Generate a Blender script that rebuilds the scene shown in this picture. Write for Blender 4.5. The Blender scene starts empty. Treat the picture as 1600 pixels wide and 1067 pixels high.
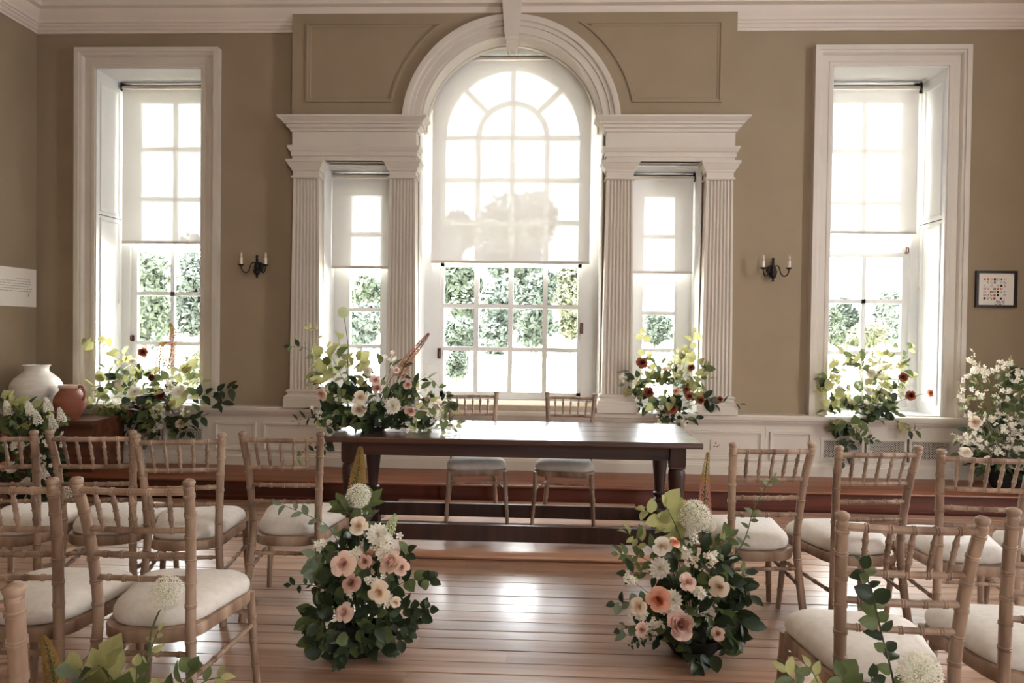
import bpy, bmesh, math, random
from mathutils import Vector, Matrix, Euler
scene = bpy.context.scene
C = scene.collection
rnd = random.Random(7)
PI = math.pi

# ------------------------------------------------------------------ camera
CAM = Vector((0.287, -6.34, 1.40))
YAW, PITCH, ROLL, FPX = math.radians(2.32), math.radians(-0.95), 0.0128, 1110.0
fw = Vector((-math.sin(YAW)*math.cos(PITCH), math.cos(YAW)*math.cos(PITCH), math.sin(PITCH)))
r0 = Vector((math.cos(YAW), math.sin(YAW), 0)); u0 = r0.cross(fw)
rt = math.cos(ROLL)*r0 + math.sin(ROLL)*u0
up = -math.sin(ROLL)*r0 + math.cos(ROLL)*u0
cam_data = bpy.data.cameras.new('camera'); cam = bpy.data.objects.new('camera', cam_data); C.objects.link(cam)
cam_data.sensor_width = 36; cam_data.lens = FPX/1600*36; cam_data.clip_end = 500
M = Matrix.Identity(4)
for i in range(3):
    M[i][0], M[i][1], M[i][2], M[i][3] = rt[i], up[i], -fw[i], CAM[i]
cam.matrix_world = M
scene.camera = cam
def at(px, py, Y):
    """world point seen at photo pixel (px,py) on the plane at depth Y (survey helper)"""
    d = rt*((px-800)/FPX) - up*((py-533.5)/FPX) + fw
    return CAM + d*((Y-CAM.y)/d.y)
def atz(px, py, Z):
    d = rt*((px-800)/FPX) - up*((py-533.5)/FPX) + fw
    return CAM + d*((Z-CAM.z)/d.z)

# ------------------------------------------------------------------ world, light, exposure
world = bpy.data.worlds.new('overcast_sky'); scene.world = world; world.use_nodes = True
wn = world.node_tree.nodes; wl = world.node_tree.links; wn.clear()
wo = wn.new('ShaderNodeOutputWorld'); wb = wn.new('ShaderNodeBackground')
wtc = wn.new('ShaderNodeTexCoord'); wno = wn.new('ShaderNodeTexNoise'); wr = wn.new('ShaderNodeValToRGB')
wno.inputs['Scale'].default_value = 2.2; wno.inputs['Detail'].default_value = 4
wr.color_ramp.elements[0].position = .42; wr.color_ramp.elements[0].color = (.86, .92, 1, 1)
wr.color_ramp.elements[1].position = .62; wr.color_ramp.elements[1].color = (1, .985, .96, 1)
wl.new(wtc.outputs['Generated'], wno.inputs['Vector']); wl.new(wno.outputs['Fac'], wr.inputs['Fac'])
wl.new(wr.outputs['Color'], wb.inputs['Color']); wb.inputs['Strength'].default_value = 1.0
wl.new(wb.outputs[0], wo.inputs[0])
scene.view_settings.view_transform = 'Standard'
scene.view_settings.look = 'None'
scene.view_settings.gamma = 1
scene.view_settings.use_curve_mapping = False
scene.view_settings.exposure = 4.6
scene.cycles.use_denoising = True
scene.cycles.max_bounces = 10; scene.cycles.diffuse_bounces = 6; scene.cycles.glossy_bounces = 4
scene.cycles.transparent_max_bounces = 24; scene.cycles.transmission_bounces = 6
scene.cycles.sample_clamp_indirect = 8
sun_d = bpy.data.lights.new('sun', 'SUN'); sun_d.energy = 5.0; sun_d.angle = math.radians(4); sun_d.color = (1, .97, .93)
sun = bpy.data.objects.new('sun', sun_d); sun.rotation_euler = Vector((.55, .16, -.82)).to_track_quat('-Z', 'Y').to_euler(); C.objects.link(sun)   # high hazy sun beyond the left end of the house
def portal(name, loc, sx, sy, rot):
    d = bpy.data.lights.new(name, 'AREA'); d.shape = 'RECTANGLE'; d.size = sx; d.size_y = sy
    d.cycles.is_portal = True
    o = bpy.data.objects.new(name, d); o.location = loc; o.rotation_euler = rot; C.objects.link(o)
for x, z, w, h in [(-3.285, 2.2, .995, 3.04), (3.285, 2.2, .995, 3.04), (0, 2.375, 1.65, 3.38), (-1.375, 1.775, .615, 2.18), (1.375, 1.775, .615, 2.18)]:
    portal('sky_portal', (x, .503, z), w, h, (-PI/2, 0, 0))
RX, RY, LX, CZ = 5.4, -9.6, -4.345, 4.42          # right wall, rear wall, left wall, ceiling
REARW = [(2.4, .75)]                               # rear window: centre x, width
RIGHTW = [(-3.5, .95)]                             # right-hand window: centre y, width
for x, w in REARW: portal('sky_portal', (x, RY-.302, 2.225), w, 3.06, (PI/2, 0, 0))
for y, w in RIGHTW: portal('sky_portal', (RX+.302, y, 2.225), w, 3.06, (PI/2, 0, PI/2))

# ------------------------------------------------------------------ materials
def srgb(r, g, b):
    f = lambda c: (c/255/12.92) if c/255 <= .04045 else ((c/255+.055)/1.055)**2.4
    return (f(r), f(g), f(b), 1)
class NT:
    def __init__(s, name):
        s.m = bpy.data.materials.new(name); s.m.use_nodes = True
        s.t = s.m.node_tree; s.t.nodes.clear()
        s.out = s.n('ShaderNodeOutputMaterial')
    def n(s, ty, **kw):
        nd = s.t.nodes.new(ty)
        for k, v in kw.items():
            if k in nd.inputs: nd.inputs[k].default_value = v
            else: setattr(nd, k, v)
        return nd
    def l(s, a, b): s.t.links.new(a, b)
def mat(name, col, rough=.5, col2=None, scale=6, stretch=(1, 1, 1), bump=0, bscale=None, spec=.5, rand=0, coat=0, detail=5, metal=0, sheen=0):
    """principled surface with two-tone noise, optional per-object variation and fine relief"""
    t = NT(name); p = t.n('ShaderNodeBsdfPrincipled')
    p.inputs['Roughness'].default_value = rough; p.inputs['Specular IOR Level'].default_value = spec
    p.inputs['Coat Weight'].default_value = coat; p.inputs['Coat Roughness'].default_value = .24
    p.inputs['Metallic'].default_value = metal; p.inputs['Sheen Weight'].default_value = sheen
    t.l(p.outputs[0], t.out.inputs[0])
    tc = t.n('ShaderNodeTexCoord'); mp = t.n('ShaderNodeMapping'); mp.inputs['Scale'].default_value = stretch
    t.l(tc.outputs['Object'], mp.inputs[0])
    vec = mp.outputs[0]
    oi = t.n('ShaderNodeObjectInfo')
    if rand:
        ad = t.n('ShaderNodeVectorMath', operation='MULTIPLY_ADD')
        t.l(oi.outputs['Random'], ad.inputs[0]); ad.inputs[1].default_value = (37, 53, 71); t.l(mp.outputs[0], ad.inputs[2]); vec = ad.outputs[0]
    no = t.n('ShaderNodeTexNoise'); no.inputs['Scale'].default_value = scale; no.inputs['Detail'].default_value = detail
    t.l(vec, no.inputs['Vector'])
    mx = t.n('ShaderNodeMix', data_type='RGBA')
    mx.inputs[6].default_value = col; mx.inputs[7].default_value = col2 or col
    rp = t.n('ShaderNodeMapRange'); rp.inputs[1].default_value = .33; rp.inputs[2].default_value = .67
    t.l(no.outputs['Fac'], rp.inputs[0]); t.l(rp.outputs[0], mx.inputs[0])
    colout = mx.outputs[2]
    if rand:
        hs = t.n('ShaderNodeHueSaturation'); mr = t.n('ShaderNodeMapRange')
        mr.inputs[3].default_value = 1-rand; mr.inputs[4].default_value = 1+rand
        t.l(oi.outputs['Random'], mr.inputs[0]); t.l(mr.outputs[0], hs.inputs['Value']); t.l(colout, hs.inputs['Color']); colout = hs.outputs[0]
    t.l(colout, p.inputs['Base Color'])
    if bump:
        n2 = t.n('ShaderNodeTexNoise'); n2.inputs['Scale'].default_value = bscale or scale*4; n2.inputs['Detail'].default_value = 3
        t.l(vec, n2.inputs['Vector'])
        b = t.n('ShaderNodeBump'); b.inputs['Strength'].default_value = bump; b.inputs['Distance'].default_value = .01
        t.l(n2.outputs['Fac'], b.inputs['Height']); t.l(b.outputs[0], p.inputs['Normal'])
    return t.m
def thin(name, col, col2=None, trans=.4, rough=.5, rand=.12, scale=8, clear=0, tcol=None):
    """leaf / petal / blind: diffuse front, light passing through"""
    t = NT(name)
    p = t.n('ShaderNodeBsdfPrincipled'); p.inputs['Roughness'].default_value = rough; p.inputs['Specular IOR Level'].default_value = .35
    tr = t.n('ShaderNodeBsdfTranslucent'); mix = t.n('ShaderNodeMixShader'); mix.inputs[0].default_value = trans
    tc = t.n('ShaderNodeTexCoord'); no = t.n('ShaderNodeTexNoise'); no.inputs['Scale'].default_value = scale
    t.l(tc.outputs['Object'], no.inputs['Vector'])
    mx = t.n('ShaderNodeMix', data_type='RGBA'); mx.inputs[6].default_value = col; mx.inputs[7].default_value = col2 or col
    oi = t.n('ShaderNodeObjectInfo')
    t.l(no.outputs['Fac'], mx.inputs[0])
    hs = t.n('ShaderNodeHueSaturation'); mr = t.n('ShaderNodeMapRange'); mr.inputs[3].default_value = 1-rand; mr.inputs[4].default_value = 1+rand
    t.l(oi.outputs['Random'], mr.inputs[0]); t.l(mr.outputs[0], hs.inputs['Value']); t.l(mx.outputs[2], hs.inputs['Color'])
    t.l(hs.outputs[0], p.inputs['Base Color'])
    if tcol: tr.inputs[0].default_value = tcol
    else: t.l(hs.outputs[0], tr.inputs[0])
    t.l(p.outputs[0], mix.inputs[1]); t.l(tr.outputs[0], mix.inputs[2])
    if clear:
        tp = t.n('ShaderNodeBsdfTransparent'); m2 = t.n('ShaderNodeMixShader'); m2.inputs[0].default_value = clear
        t.l(mix.outputs[0], m2.inputs[1]); t.l(tp.outputs[0], m2.inputs[2]); t.l(m2.outputs[0], t.out.inputs[0])
    else: t.l(mix.outputs[0], t.out.inputs[0])
    return t.m
def glass_mat():
    t = NT('window_glass'); tp = t.n('ShaderNodeBsdfTransparent'); tp.inputs[0].default_value = (.97, .98, .97, 1)
    g = t.n('ShaderNodeBsdfGlossy'); g.inputs['Roughness'].default_value = .02
    fr = t.n('ShaderNodeFresnel'); fr.inputs[0].default_value = 1.3
    m = t.n('ShaderNodeMixShader'); t.l(fr.outputs[0], m.inputs[0]); t.l(tp.outputs[0], m.inputs[1]); t.l(g.outputs[0], m.inputs[2])
    t.l(m.outputs[0], t.out.inputs[0]); return t.m
def wood(name, c1, c2, rough, axis='x', sc=3.0, coat=0, rand=.15, bump=.15, rough_var=0):
    st = {'x': (.35, 7, 7), 'y': (7, .35, 7), 'z': (7, 7, .35)}[axis]
    return mat(name, c1, rough, c2, sc, st, bump, sc*3, rand=rand, coat=coat, detail=6)
MT = {}
MT['wall'] = mat('taupe_wall_paint', srgb(158, 141, 118), .8, srgb(152, 135, 112), 2, bump=.12, bscale=160, spec=.2)
MT['white'] = mat('white_gloss_paint', srgb(212, 204, 192), .42, srgb(206, 197, 185), 2.5, bump=.03, bscale=40, spec=.4)
MT['sash'] = mat('glare_white_sash_paint', srgb(226, 225, 224), .4, srgb(222, 221, 220), 2.5, spec=.4)  # whiter than the other trim: glare around the windows put into the paint colour
MT['ceil'] = mat('ceiling_paint', srgb(226, 214, 202), .8, srgb(221, 209, 197), 2, spec=.2)
MT['floor'] = wood('varnished_pine_planks', srgb(192, 156, 131), srgb(150, 113, 90), .33, 'x', 2.2, rand=.16, bump=.05, coat=1)
MT['gap'] = mat('dark_floor_gap', srgb(38, 24, 18), .9)
MT['tread'] = wood('step_tread_wood', srgb(150, 92, 62), srgb(112, 62, 41), .36, 'x', 2.0, rand=.05)
MT['riser'] = wood('mahogany_riser', srgb(108, 54, 38), srgb(72, 33, 24), .42, 'x', 2.0, rand=.05)
MT['plat'] = wood('pale_platform_wood', srgb(204, 162, 134), srgb(176, 130, 104), .36, 'x', 1.6, rand=.05)
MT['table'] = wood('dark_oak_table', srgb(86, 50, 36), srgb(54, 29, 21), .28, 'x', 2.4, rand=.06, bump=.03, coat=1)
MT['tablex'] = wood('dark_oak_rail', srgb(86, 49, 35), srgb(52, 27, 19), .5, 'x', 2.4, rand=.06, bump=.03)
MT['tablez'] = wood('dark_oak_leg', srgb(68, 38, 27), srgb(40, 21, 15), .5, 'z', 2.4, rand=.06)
MT['chair'] = mat('limed_beech', srgb(180, 154, 132), .5, srgb(122, 94, 75), 5, (3, 3, .5), .12, 30, rand=.10, detail=7)
MT['cushion'] = mat('oatmeal_linen', srgb(226, 220, 212), .9, srgb(216, 209, 200), 40, bump=.2, bscale=420, spec=.1, sheen=.2)
MT['blind'] = thin('sheer_blind_fabric', (.78, .76, .735, 1), trans=.036, rough=.9, rand=0, clear=.028)
MT['blindbar'] = mat('blind_bar', srgb(205, 195, 184), .5)
MT['slot'] = mat('dark_slot', srgb(30, 26, 22), .8)
MT['iron'] = mat('black_iron', srgb(34, 28, 25), .45, srgb(44, 34, 28), 30, metal=.4)
MT['candle'] = mat('ivory_candle_tube', srgb(232, 222, 204), .5)
MT['bulb'] = thin('frosted_bulb', srgb(225, 212, 190), trans=.3, rough=.2, rand=0)
MT['glass'] = glass_mat()
MT['brass'] = mat('aged_brass', srgb(84, 52, 34), .4, metal=.6)
MT['seatpad'] = mat('taupe_seat_pad', srgb(188, 172, 152), .9, srgb(178, 162, 142), 30, bump=.2, bscale=300, spec=.1)
MT['black'] = mat('black_frame_lacquer', srgb(18, 16, 15), .35)
MT['paper'] = mat('white_paper', srgb(232, 224, 214), .8)
MT['ceramic'] = mat('chalky_white_glaze', srgb(226, 222, 214), .45, srgb(206, 198, 188), 5, (1, 1, 5), .15, 9)
MT['terra'] = mat('terracotta', srgb(158, 94, 70), .6, srgb(134, 76, 56), 4, (1, 1, 4), .15, 12)
MT['glaze'] = mat('pale_rim_glaze', srgb(208, 178, 156), .35)
MT['chest'] = wood('old_pine_chest', srgb(112, 66, 44), srgb(70, 38, 24), .5, 'x', 2.0, rand=.05)
MT['socket'] = mat('socket_plastic', srgb(214, 200, 188), .4)
MT['dark'] = mat('dark_hole', srgb(20, 18, 16), .7)

# ------------------------------------------------------------------ mesh helpers
class MB:
    def __init__(s): s.v = []; s.f = []; s.mi = []; s.cm = 0
    def face(s, idx): s.f.append(idx); s.mi.append(s.cm)
    def box(s, x0, x1, y0, y1, z0, z1):
        b = len(s.v)
        s.v += [(x, y, z) for z in (z0, z1) for y in (y0, y1) for x in (x0, x1)]
        for q in ((0, 1, 3, 2), (4, 6, 7, 5), (0, 4, 5, 1), (2, 3, 7, 6), (0, 2, 6, 4), (1, 5, 7, 3)): s.face([b+i for i in q])
        return s
    def loft(s, rings, closed=True, caps=True, loop=False):
        b = len(s.v); n = len(rings[0])
        for r in rings: s.v += [tuple(p) for p in r]
        m = len(rings); rng = range(m if loop else m-1)
        for i in rng:
            j = (i+1) % m
            for k in range(n if closed else n-1):
                k2 = (k+1) % n
                s.face([b+i*n+k, b+i*n+k2, b+j*n+k2, b+j*n+k])
        if caps and not loop and closed:
            s.face([b+k for k in range(n)][::-1]); s.face([b+(m-1)*n+k for k in range(n)])
        return s
    def tube(s, pts, rad, n=8, caps=True):
        pts = [Vector(p) for p in pts]; rings = []
        if not hasattr(rad, '__len__'): rad = [rad]*len(pts)
        t = (pts[1]-pts[0]).normalized()
        a = t.orthogonal().normalized()
        for i, p in enumerate(pts):
            if 0 < i < len(pts)-1: t2 = (pts[i+1]-pts[i-1]).normalized()
            elif i == 0: t2 = (pts[1]-pts[0]).normalized()
            else: t2 = (pts[-1]-pts[-2]).normalized()
            a = (a - t2*a.dot(t2)).normalized(); bb = t2.cross(a)
            rings.append([p+(a*math.cos(2*PI*k/n)+bb*math.sin(2*PI*k/n))*rad[i] for k in range(n)])
        return s.loft(rings, True, caps)
    def lathe(s, prof, n=20, o=(0, 0, 0), axis=None):
        rings = [[(o[0]+r*math.cos(2*PI*k/n), o[1]+r*math.sin(2*PI*k/n), o[2]+z) for k in range(n)] for r, z in prof]
        return s.loft(rings, True, True)
    def sweep(s, path, prof, e1, e2, N, closed=False, flip=False):
        """mitred moulding: path in the plane (e1,e2), profile (u out to the left normal, v along N)"""
        e1, e2, N = Vector(e1), Vector(e2), Vector(N); m = len(path); rings = []
        P = [Vector(p) for p in path]
        def nrm(a, b):
            d = (b-a).normalized(); q = Vector((-d.y, d.x)); return -q if flip else q
        for i in range(m):
            if closed: n1 = nrm(P[i-1], P[i]); n2 = nrm(P[i], P[(i+1) % m])
            else:
                n1 = nrm(P[i-1], P[i]) if i > 0 else nrm(P[0], P[1])
                n2 = nrm(P[i], P[i+1]) if i < m-1 else n1
            mt = (n1+n2); mt = mt/max(1e-6, mt.length); k = 1/max(.25, mt.dot(n1)); mt = mt*k
            rings.append([e1*(P[i].x+mt.x*u)+e2*(P[i].y+mt.y*u)+N*v for u, v in prof])
        return s.loft(rings, True, True, closed)
    def build(s, name, m, parent=None, smooth=False, angle=35, loc=None):
        return link(name, s.mesh(name, m, smooth, angle), parent, loc)
    def mesh(s, name, m, smooth=False, angle=35, recalc=True):
        me = bpy.data.meshes.new(name); me.from_pydata([tuple(v) for v in s.v], [], s.f)
        ms = m if isinstance(m, (list, tuple)) else [m]
        for x in ms: me.materials.append(MT[x] if isinstance(x, str) else x)
        if len(ms) > 1: me.polygons.foreach_set('material_index', s.mi)
        if recalc:
            bm = bmesh.new(); bm.from_mesh(me); bmesh.ops.recalc_face_normals(bm, faces=bm.faces); bm.to_mesh(me); bm.free()
        if smooth:
            me.polygons.foreach_set('use_smooth', [True]*len(me.polygons))
            if angle < 180: me.set_sharp_from_angle(angle=math.radians(angle))
        me.update(); return me
def link(name, me, parent=None, loc=None, rot=None, scale=None):
    o = bpy.data.objects.new(name, me); C.objects.link(o)
    if parent is not None: o.parent = parent
    if loc is not None: o.location = loc
    if rot is not None: o.rotation_euler = rot
    if scale is not None: o.scale = scale if hasattr(scale, '__len__') else (scale,)*3
    return o
def thing(name, label, cat, loc=(0, 0, 0), rz=0, group=None):
    o = bpy.data.objects.new(name, None); C.objects.link(o); o.location = loc; o.rotation_euler = (0, 0, rz); o.empty_display_size = .05
    return tag(o, label, cat, group)
def tag(o, label, cat, group=None, kind=None):
    o['label'] = label; o['category'] = cat
    if group: o['group'] = group
    if kind: o['kind'] = kind
    return o
def struct(o, label=None):
    o['kind'] = 'structure'
    if label: o['label'] = label
    return o
XZ = ((1, 0, 0), (0, 0, 1), (0, -1, 0))     # wall plane: u across, v towards the room
XY = ((1, 0, 0), (0, 1, 0), (0, 0, 1))      # plan: v is height

# ------------------------------------------------------------------ walls with openings
def wall_mesh(u0, u1, z0, z1, holes, th, place):
    """grid wall with rectangular holes; place(u, d, z) -> world, d = 0 room face, d = th outer face"""
    us = sorted({u0, u1, *[h[0] for h in holes], *[h[1] for h in holes]}); zs = sorted({z0, z1, *[h[2] for h in holes], *[h[3] for h in holes]})
    b = MB()
    def solid(i, j):
        if not (0 <= i < len(us)-1 and 0 <= j < len(zs)-1): return False
        cu, cz = (us[i]+us[i+1])/2, (zs[j]+zs[j+1])/2
        return not any(h[0] < cu < h[1] and h[2] < cz < h[3] for h in holes)
    def quad(*p):
        k = len(b.v); b.v += [place(*q) for q in p]; b.face([k, k+1, k+2, k+3])
    for i in range(len(us)-1):
        for j in range(len(zs)-1):
            if not solid(i, j): continue
            a, c, d, e = us[i], us[i+1], zs[j], zs[j+1]
            quad((a, 0, d), (c, 0, d), (c, 0, e), (a, 0, e)); quad((a, th, d), (a, th, e), (c, th, e), (c, th, d))
            if not solid(i-1, j): quad((a, 0, d), (a, 0, e), (a, th, e), (a, th, d))
            if not solid(i+1, j): quad((c, 0, d), (c, th, d), (c, th, e), (c, 0, e))
            if not solid(i, j-1): quad((a, 0, d), (a, th, d), (c, th, d), (c, 0, d))
            if not solid(i, j+1): quad((a, 0, e), (c, 0, e), (c, th, e), (a, th, e))
    return b
ZS = .69
HOLES = [(-3.78, -2.79, ZS, 3.725), (2.79, 3.78, ZS, 3.725), (-.82, .82, ZS, 4.06), (-1.68, -1.07, ZS, 2.86), (1.07, 1.68, ZS, 2.86)]
struct(wall_mesh(LX-.3, RX+.3, -.2, CZ+.1, HOLES, .5, lambda u, d, z: (u, d, z)).build('wall_back', 'wall'), 'taupe painted wall with the tall windows')
struct(wall_mesh(RY-.3, 0, -.2, CZ+.1, [], .3, lambda u, d, z: (LX-d, u, z)).build('wall_left', 'wall'), 'taupe side wall at the left corner')
struct(wall_mesh(RY-.3, 0, -.2, CZ+.1, [(y-w/2, y+w/2, .7, 3.75) for y, w in RIGHTW], .3, lambda u, d, z: (RX+d, u, z)).build('wall_right', 'wall'), 'taupe side wall out of view on the right')
struct(wall_mesh(LX, RX, -.2, CZ+.1, [(x-w/2, x+w/2, .7, 3.75) for x, w in REARW], .3, lambda u, d, z: (u, RY-d, z)).build('wall_rear', 'wall'), 'taupe wall behind the viewer')
struct(MB().box(LX, RX, RY, 0, CZ, CZ+.12).build('ceiling', 'ceil'), 'pale plaster ceiling')

# ------------------------------------------------------------------ floor
fl = struct(MB().box(LX, RX, RY, 0, -.15, -.022).build('floor', 'gap'), 'varnished pine plank floor')
plank_meshes = {}
def plank(x0, x1, y0, y1, coll=None):
    L, W = round(x1-x0, 2), round(y1-y0, 3)
    key = (L, W)
    if key not in plank_meshes:
        b = MB(); e = .0012
        pr = [(-W/2, -.02), (-W/2, -e), (-W/2+e, 0), (W/2-e, 0), (W/2, -e), (W/2, -.02)]
        b.loft([[(-L/2, y, z) for y, z in pr], [(L/2, y, z) for y, z in pr]])
        plank_meshes[key] = b.mesh('plank', 'floor')
    return link('plank', plank_meshes[key], fl, ((x0+x1)/2, (y0+y1)/2, rnd.choice((0, 0, -.001, -.0015))))
WID = [.112, .098, .120, .105, .088, .115]
y = -.72; k = 0
rest = MB()
while y > RY+.05:
    w = WID[k % 6]; g = rnd.choice((.003, .004, .005, .008))
    x = LX+.004
    first = True
    while x < RX-.01:
        L = rnd.choice((1.8, 2.2, 2.6, 3.0, 3.4)) if not first else rnd.choice((.8, 1.2, 1.7, 2.3))
        first = False
        x1 = min(x+L, RX-.004)
        if y > -3.75: plank(x, x1-.002, y-w+g, y)
        else: rest.box(x, x1-.002, y-w+g, y, -.02, 0)
        x = x1
    y -= w; k += 1
o = rest.build('plank_rows', 'floor', fl); o['kind'] = 'stuff'

# step along the window wall
st = struct(MB().box(LX, RX, -.66, -.1, -.02, .155).build('step', 'riser'), 'long wooden step along the window wall')
pr = [(-.10, .155), (-.10, .175), (-.69, .175), (-.705, .168), (-.708, .16), (-.70, .152), (-.66, .15)]
MB().loft([[(LX, y, z-.012) for y, z in pr], [(RX, y, z-.012) for y, z in pr]]).build('tread', 'tread', st, True, 30)
MB().box(LX, RX, -.672, -.655, 0, .02).build('riser_bead', 'riser', st)

# low platform under the table
pf = thing('low_platform', 'low pale wooden platform with rounded front edge under the dark table', 'platform', (.11, -1.4, 0))
pr = [(0, .036), (0, .042), (-.60, .042), (-.655, .040), (-.672, .032), (-.676, .020), (-.668, .008), (-.655, 0), (-.62, 0), (.66, 0), (.66, .042)]
W2 = .93
rings = []
for x, ins in ((-W2, .05), (-W2+.012, .025), (-W2+.045, 0), (W2-.045, 0), (W2-.012, .025), (W2, .05)):
    rings.append([(x, yy+(ins if yy < -.5 else 0), zz) for yy, zz in [(.66, 0), (.66, .042)] + pr[2:9]])
MB().loft(rings).build('deck', 'plat', pf, True, 40)

# ------------------------------------------------------------------ wainscot, dado rail, skirting
WY = -.10
def mb_panel(x0, x1, z0, z1, prof, Y):
    return MB().sweep([(x0, z0), (x1, z0), (x1, z1), (x0, z1)], [(u, -Y+v) for u, v in prof], *XZ, closed=True)
wd = struct(wall_mesh(LX, RX, .15, .62, [(-3.84, -2.72, .30, .50), (2.72, 3.84, .30, .50)], .1, lambda u, d, z: (u, WY+d, z)).build('trim_1', 'white'), 'cream painted wainscot below the windows')
PM = [(0, 0), (.004, .016), (.018, .016), (.024, .003), (.036, .003), (.040, 0)]
def panel(x0, x1, z0=.29, z1=.545):
    o = mb_panel(x0, x1, z0, z1, PM, WY).build('panel_moulding', 'white', wd)
for a, b_ in ((-4.3, -3.95), (-2.62, -2.24), (-2.18, -1.12), (-1.06, -.02), (.04, 1.10), (1.16, 2.22), (2.28, 2.64), (3.92, 4.6), (4.66, 5.3)): panel(a, b_)
for x in (-2.21, 2.25, -1.09, 1.13): MB().box(x-.003, x+.003, WY-.004, WY, .27, .62).build('panel_joint', 'white', wd)
rail = [(0, .60), (.012, .60), (.018, .615), (.03, .625), (.035, .64), (.05, .645), (.056, .66), (.056, .68), (.05, .69), (-.14, .69), (-.14, .60)]
struct(MB().loft([[(LX, WY-u, z) for u, z in rail], [(RX, WY-u, z) for u, z in rail]]).build('trim_2', 'white', None, True, 30), 'cream dado rail and window ledge')
sk = [(0, .15), (.022, .15), (.022, .245), (.016, .252), (.014, .262), (.006, .27), (.004, .278), (0, .28)]
struct(MB().loft([[(LX, WY-u, z) for u, z in sk], [(RX, WY-u, z) for u, z in sk]]).build('baseboard_back', 'white'), 'cream skirting on the step')
struct(MB().box(LX, LX+.02, RY, -.68, 0, .2).build('baseboard_left', 'white'))
# left wall dado rail return
struct(MB().box(LX, LX+.04, -3, -.15, .60, .69).build('trim_3', 'white'), 'dado rail on the left wall')
# radiator grilles
def grille(x0, x1, which):
    g = thing('radiator_grille', f'white lattice radiator grille under the {which}', 'grille', ((x0+x1)/2, WY, .30), 0, 'radiator grilles')
    w = (x1-x0)/2
    MB().sweep([(-w, 0), (w, 0), (w, .2), (-w, .2)], [(0, -.02), (0, .006), (.02, .006), (.026, -.002), (.026, -.02)], *XZ, closed=True).build('grille_frame', 'white', g)
    MB().box(-w+.01, w-.01, .05, .055, .01, .19).build('backing', 'slot', g)
    lat = MB(); s = .021; n = int(2*w/s)+9
    for i in range(-8, n):
        for sg in (1, -1):
            xa = -w+i*s; a = (xa, .0); b2 = (xa+sg*.15, .15)
            if sg < 0: a = (xa, 0); b2 = (xa-.15, .15)
            def clip(p, q):
                (xp, zp), (xq, zq) = p, q
                lo, hi = -w+.024, w-.024; t0, t1 = 0, 1
                dx = xq-xp
                if abs(dx) < 1e-9: return None
                ta, tb = sorted(((lo-xp)/dx, (hi-xp)/dx)); t0, t1 = max(t0, ta), min(t1, tb)
                if t1-t0 < .03: return None
                return (xp+dx*t0, zp+(zq-zp)*t0), (xp+dx*t1, zp+(zq-zp)*t1)
            c = clip(a, b2)
            if c:
                (xa, za), (xb, zb) = c; y = .006+(.004 if sg > 0 else 0); h = .0038
                k = len(lat.v); lat.v += [(xa, y, .025+za-h), (xb, y, .025+zb-h), (xb, y, .025+zb+h), (xa, y, .025+za+h)]; lat.face([k, k+1, k+2, k+3])
    lo = lat.build('lattice', 'white', g); lo['kind'] = 'stuff'
    md = lo.modifiers.new('thickness', 'SOLIDIFY'); md.thickness = .003
for x0, x1, wh in ((-3.84, -3.47, 'left window, nearest the wooden chest'), (-3.45, -3.11, 'left window, middle of three'), (-3.09, -2.72, 'left window, nearest the column'),
                   (2.72, 3.09, 'right window, nearest the column'), (3.11, 3.45, 'right window, middle of three'), (3.47, 3.84, 'right window, nearest the white blossom spray')):
    grille(x0, x1, wh)
# socket
sx = at(1118, 695, WY)
so = thing('wall_socket', 'single cream power socket on the wainscot right of the table', 'socket', (sx.x, WY, sx.z))
MB().box(-.043, .043, -.010, 0, -.043, .043).build('plate', 'socket', so)
for dx, dz, w, h in ((0, .016, .004, .009), (-.013, -.012, .007, .004), (.013, -.012, .007, .004)): MB().box(dx-w, dx+w, -.0108, -.0098, dz-h, dz+h).build('pin_hole', 'dark', so)
so2 = MB().lathe([(0, 0), (.005, 0), (.005, .003), (0, .003)], 10).build('screw', 'dark', so); so2.rotation_euler = (PI/2, 0, 0); so2.location = (.03, -.0095, 0)

# ------------------------------------------------------------------ cornice
cor = [(0, 4.035), (.022, 4.035), (.022, 4.055), (.035, 4.06), (.05, 4.085), (.06, 4.085), (.06, 4.105), (.075, 4.11), (.075, 4.135), (.10, 4.165), (.115, 4.205), (.115, 4.215), (.16, 4.225), (.16, 4.27), (.175, 4.28), (.22, 4.31), (.26, 4.37), (.26, 4.385), (.30, 4.39), (.30, CZ), (0, CZ)]
struct(MB().sweep([(RX, RY), (RX, 0), (LX, 0), (LX, RY)], cor, *XY).build('trim_4', 'ceil', None, True, 25), 'pale moulded ceiling cornice')

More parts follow.
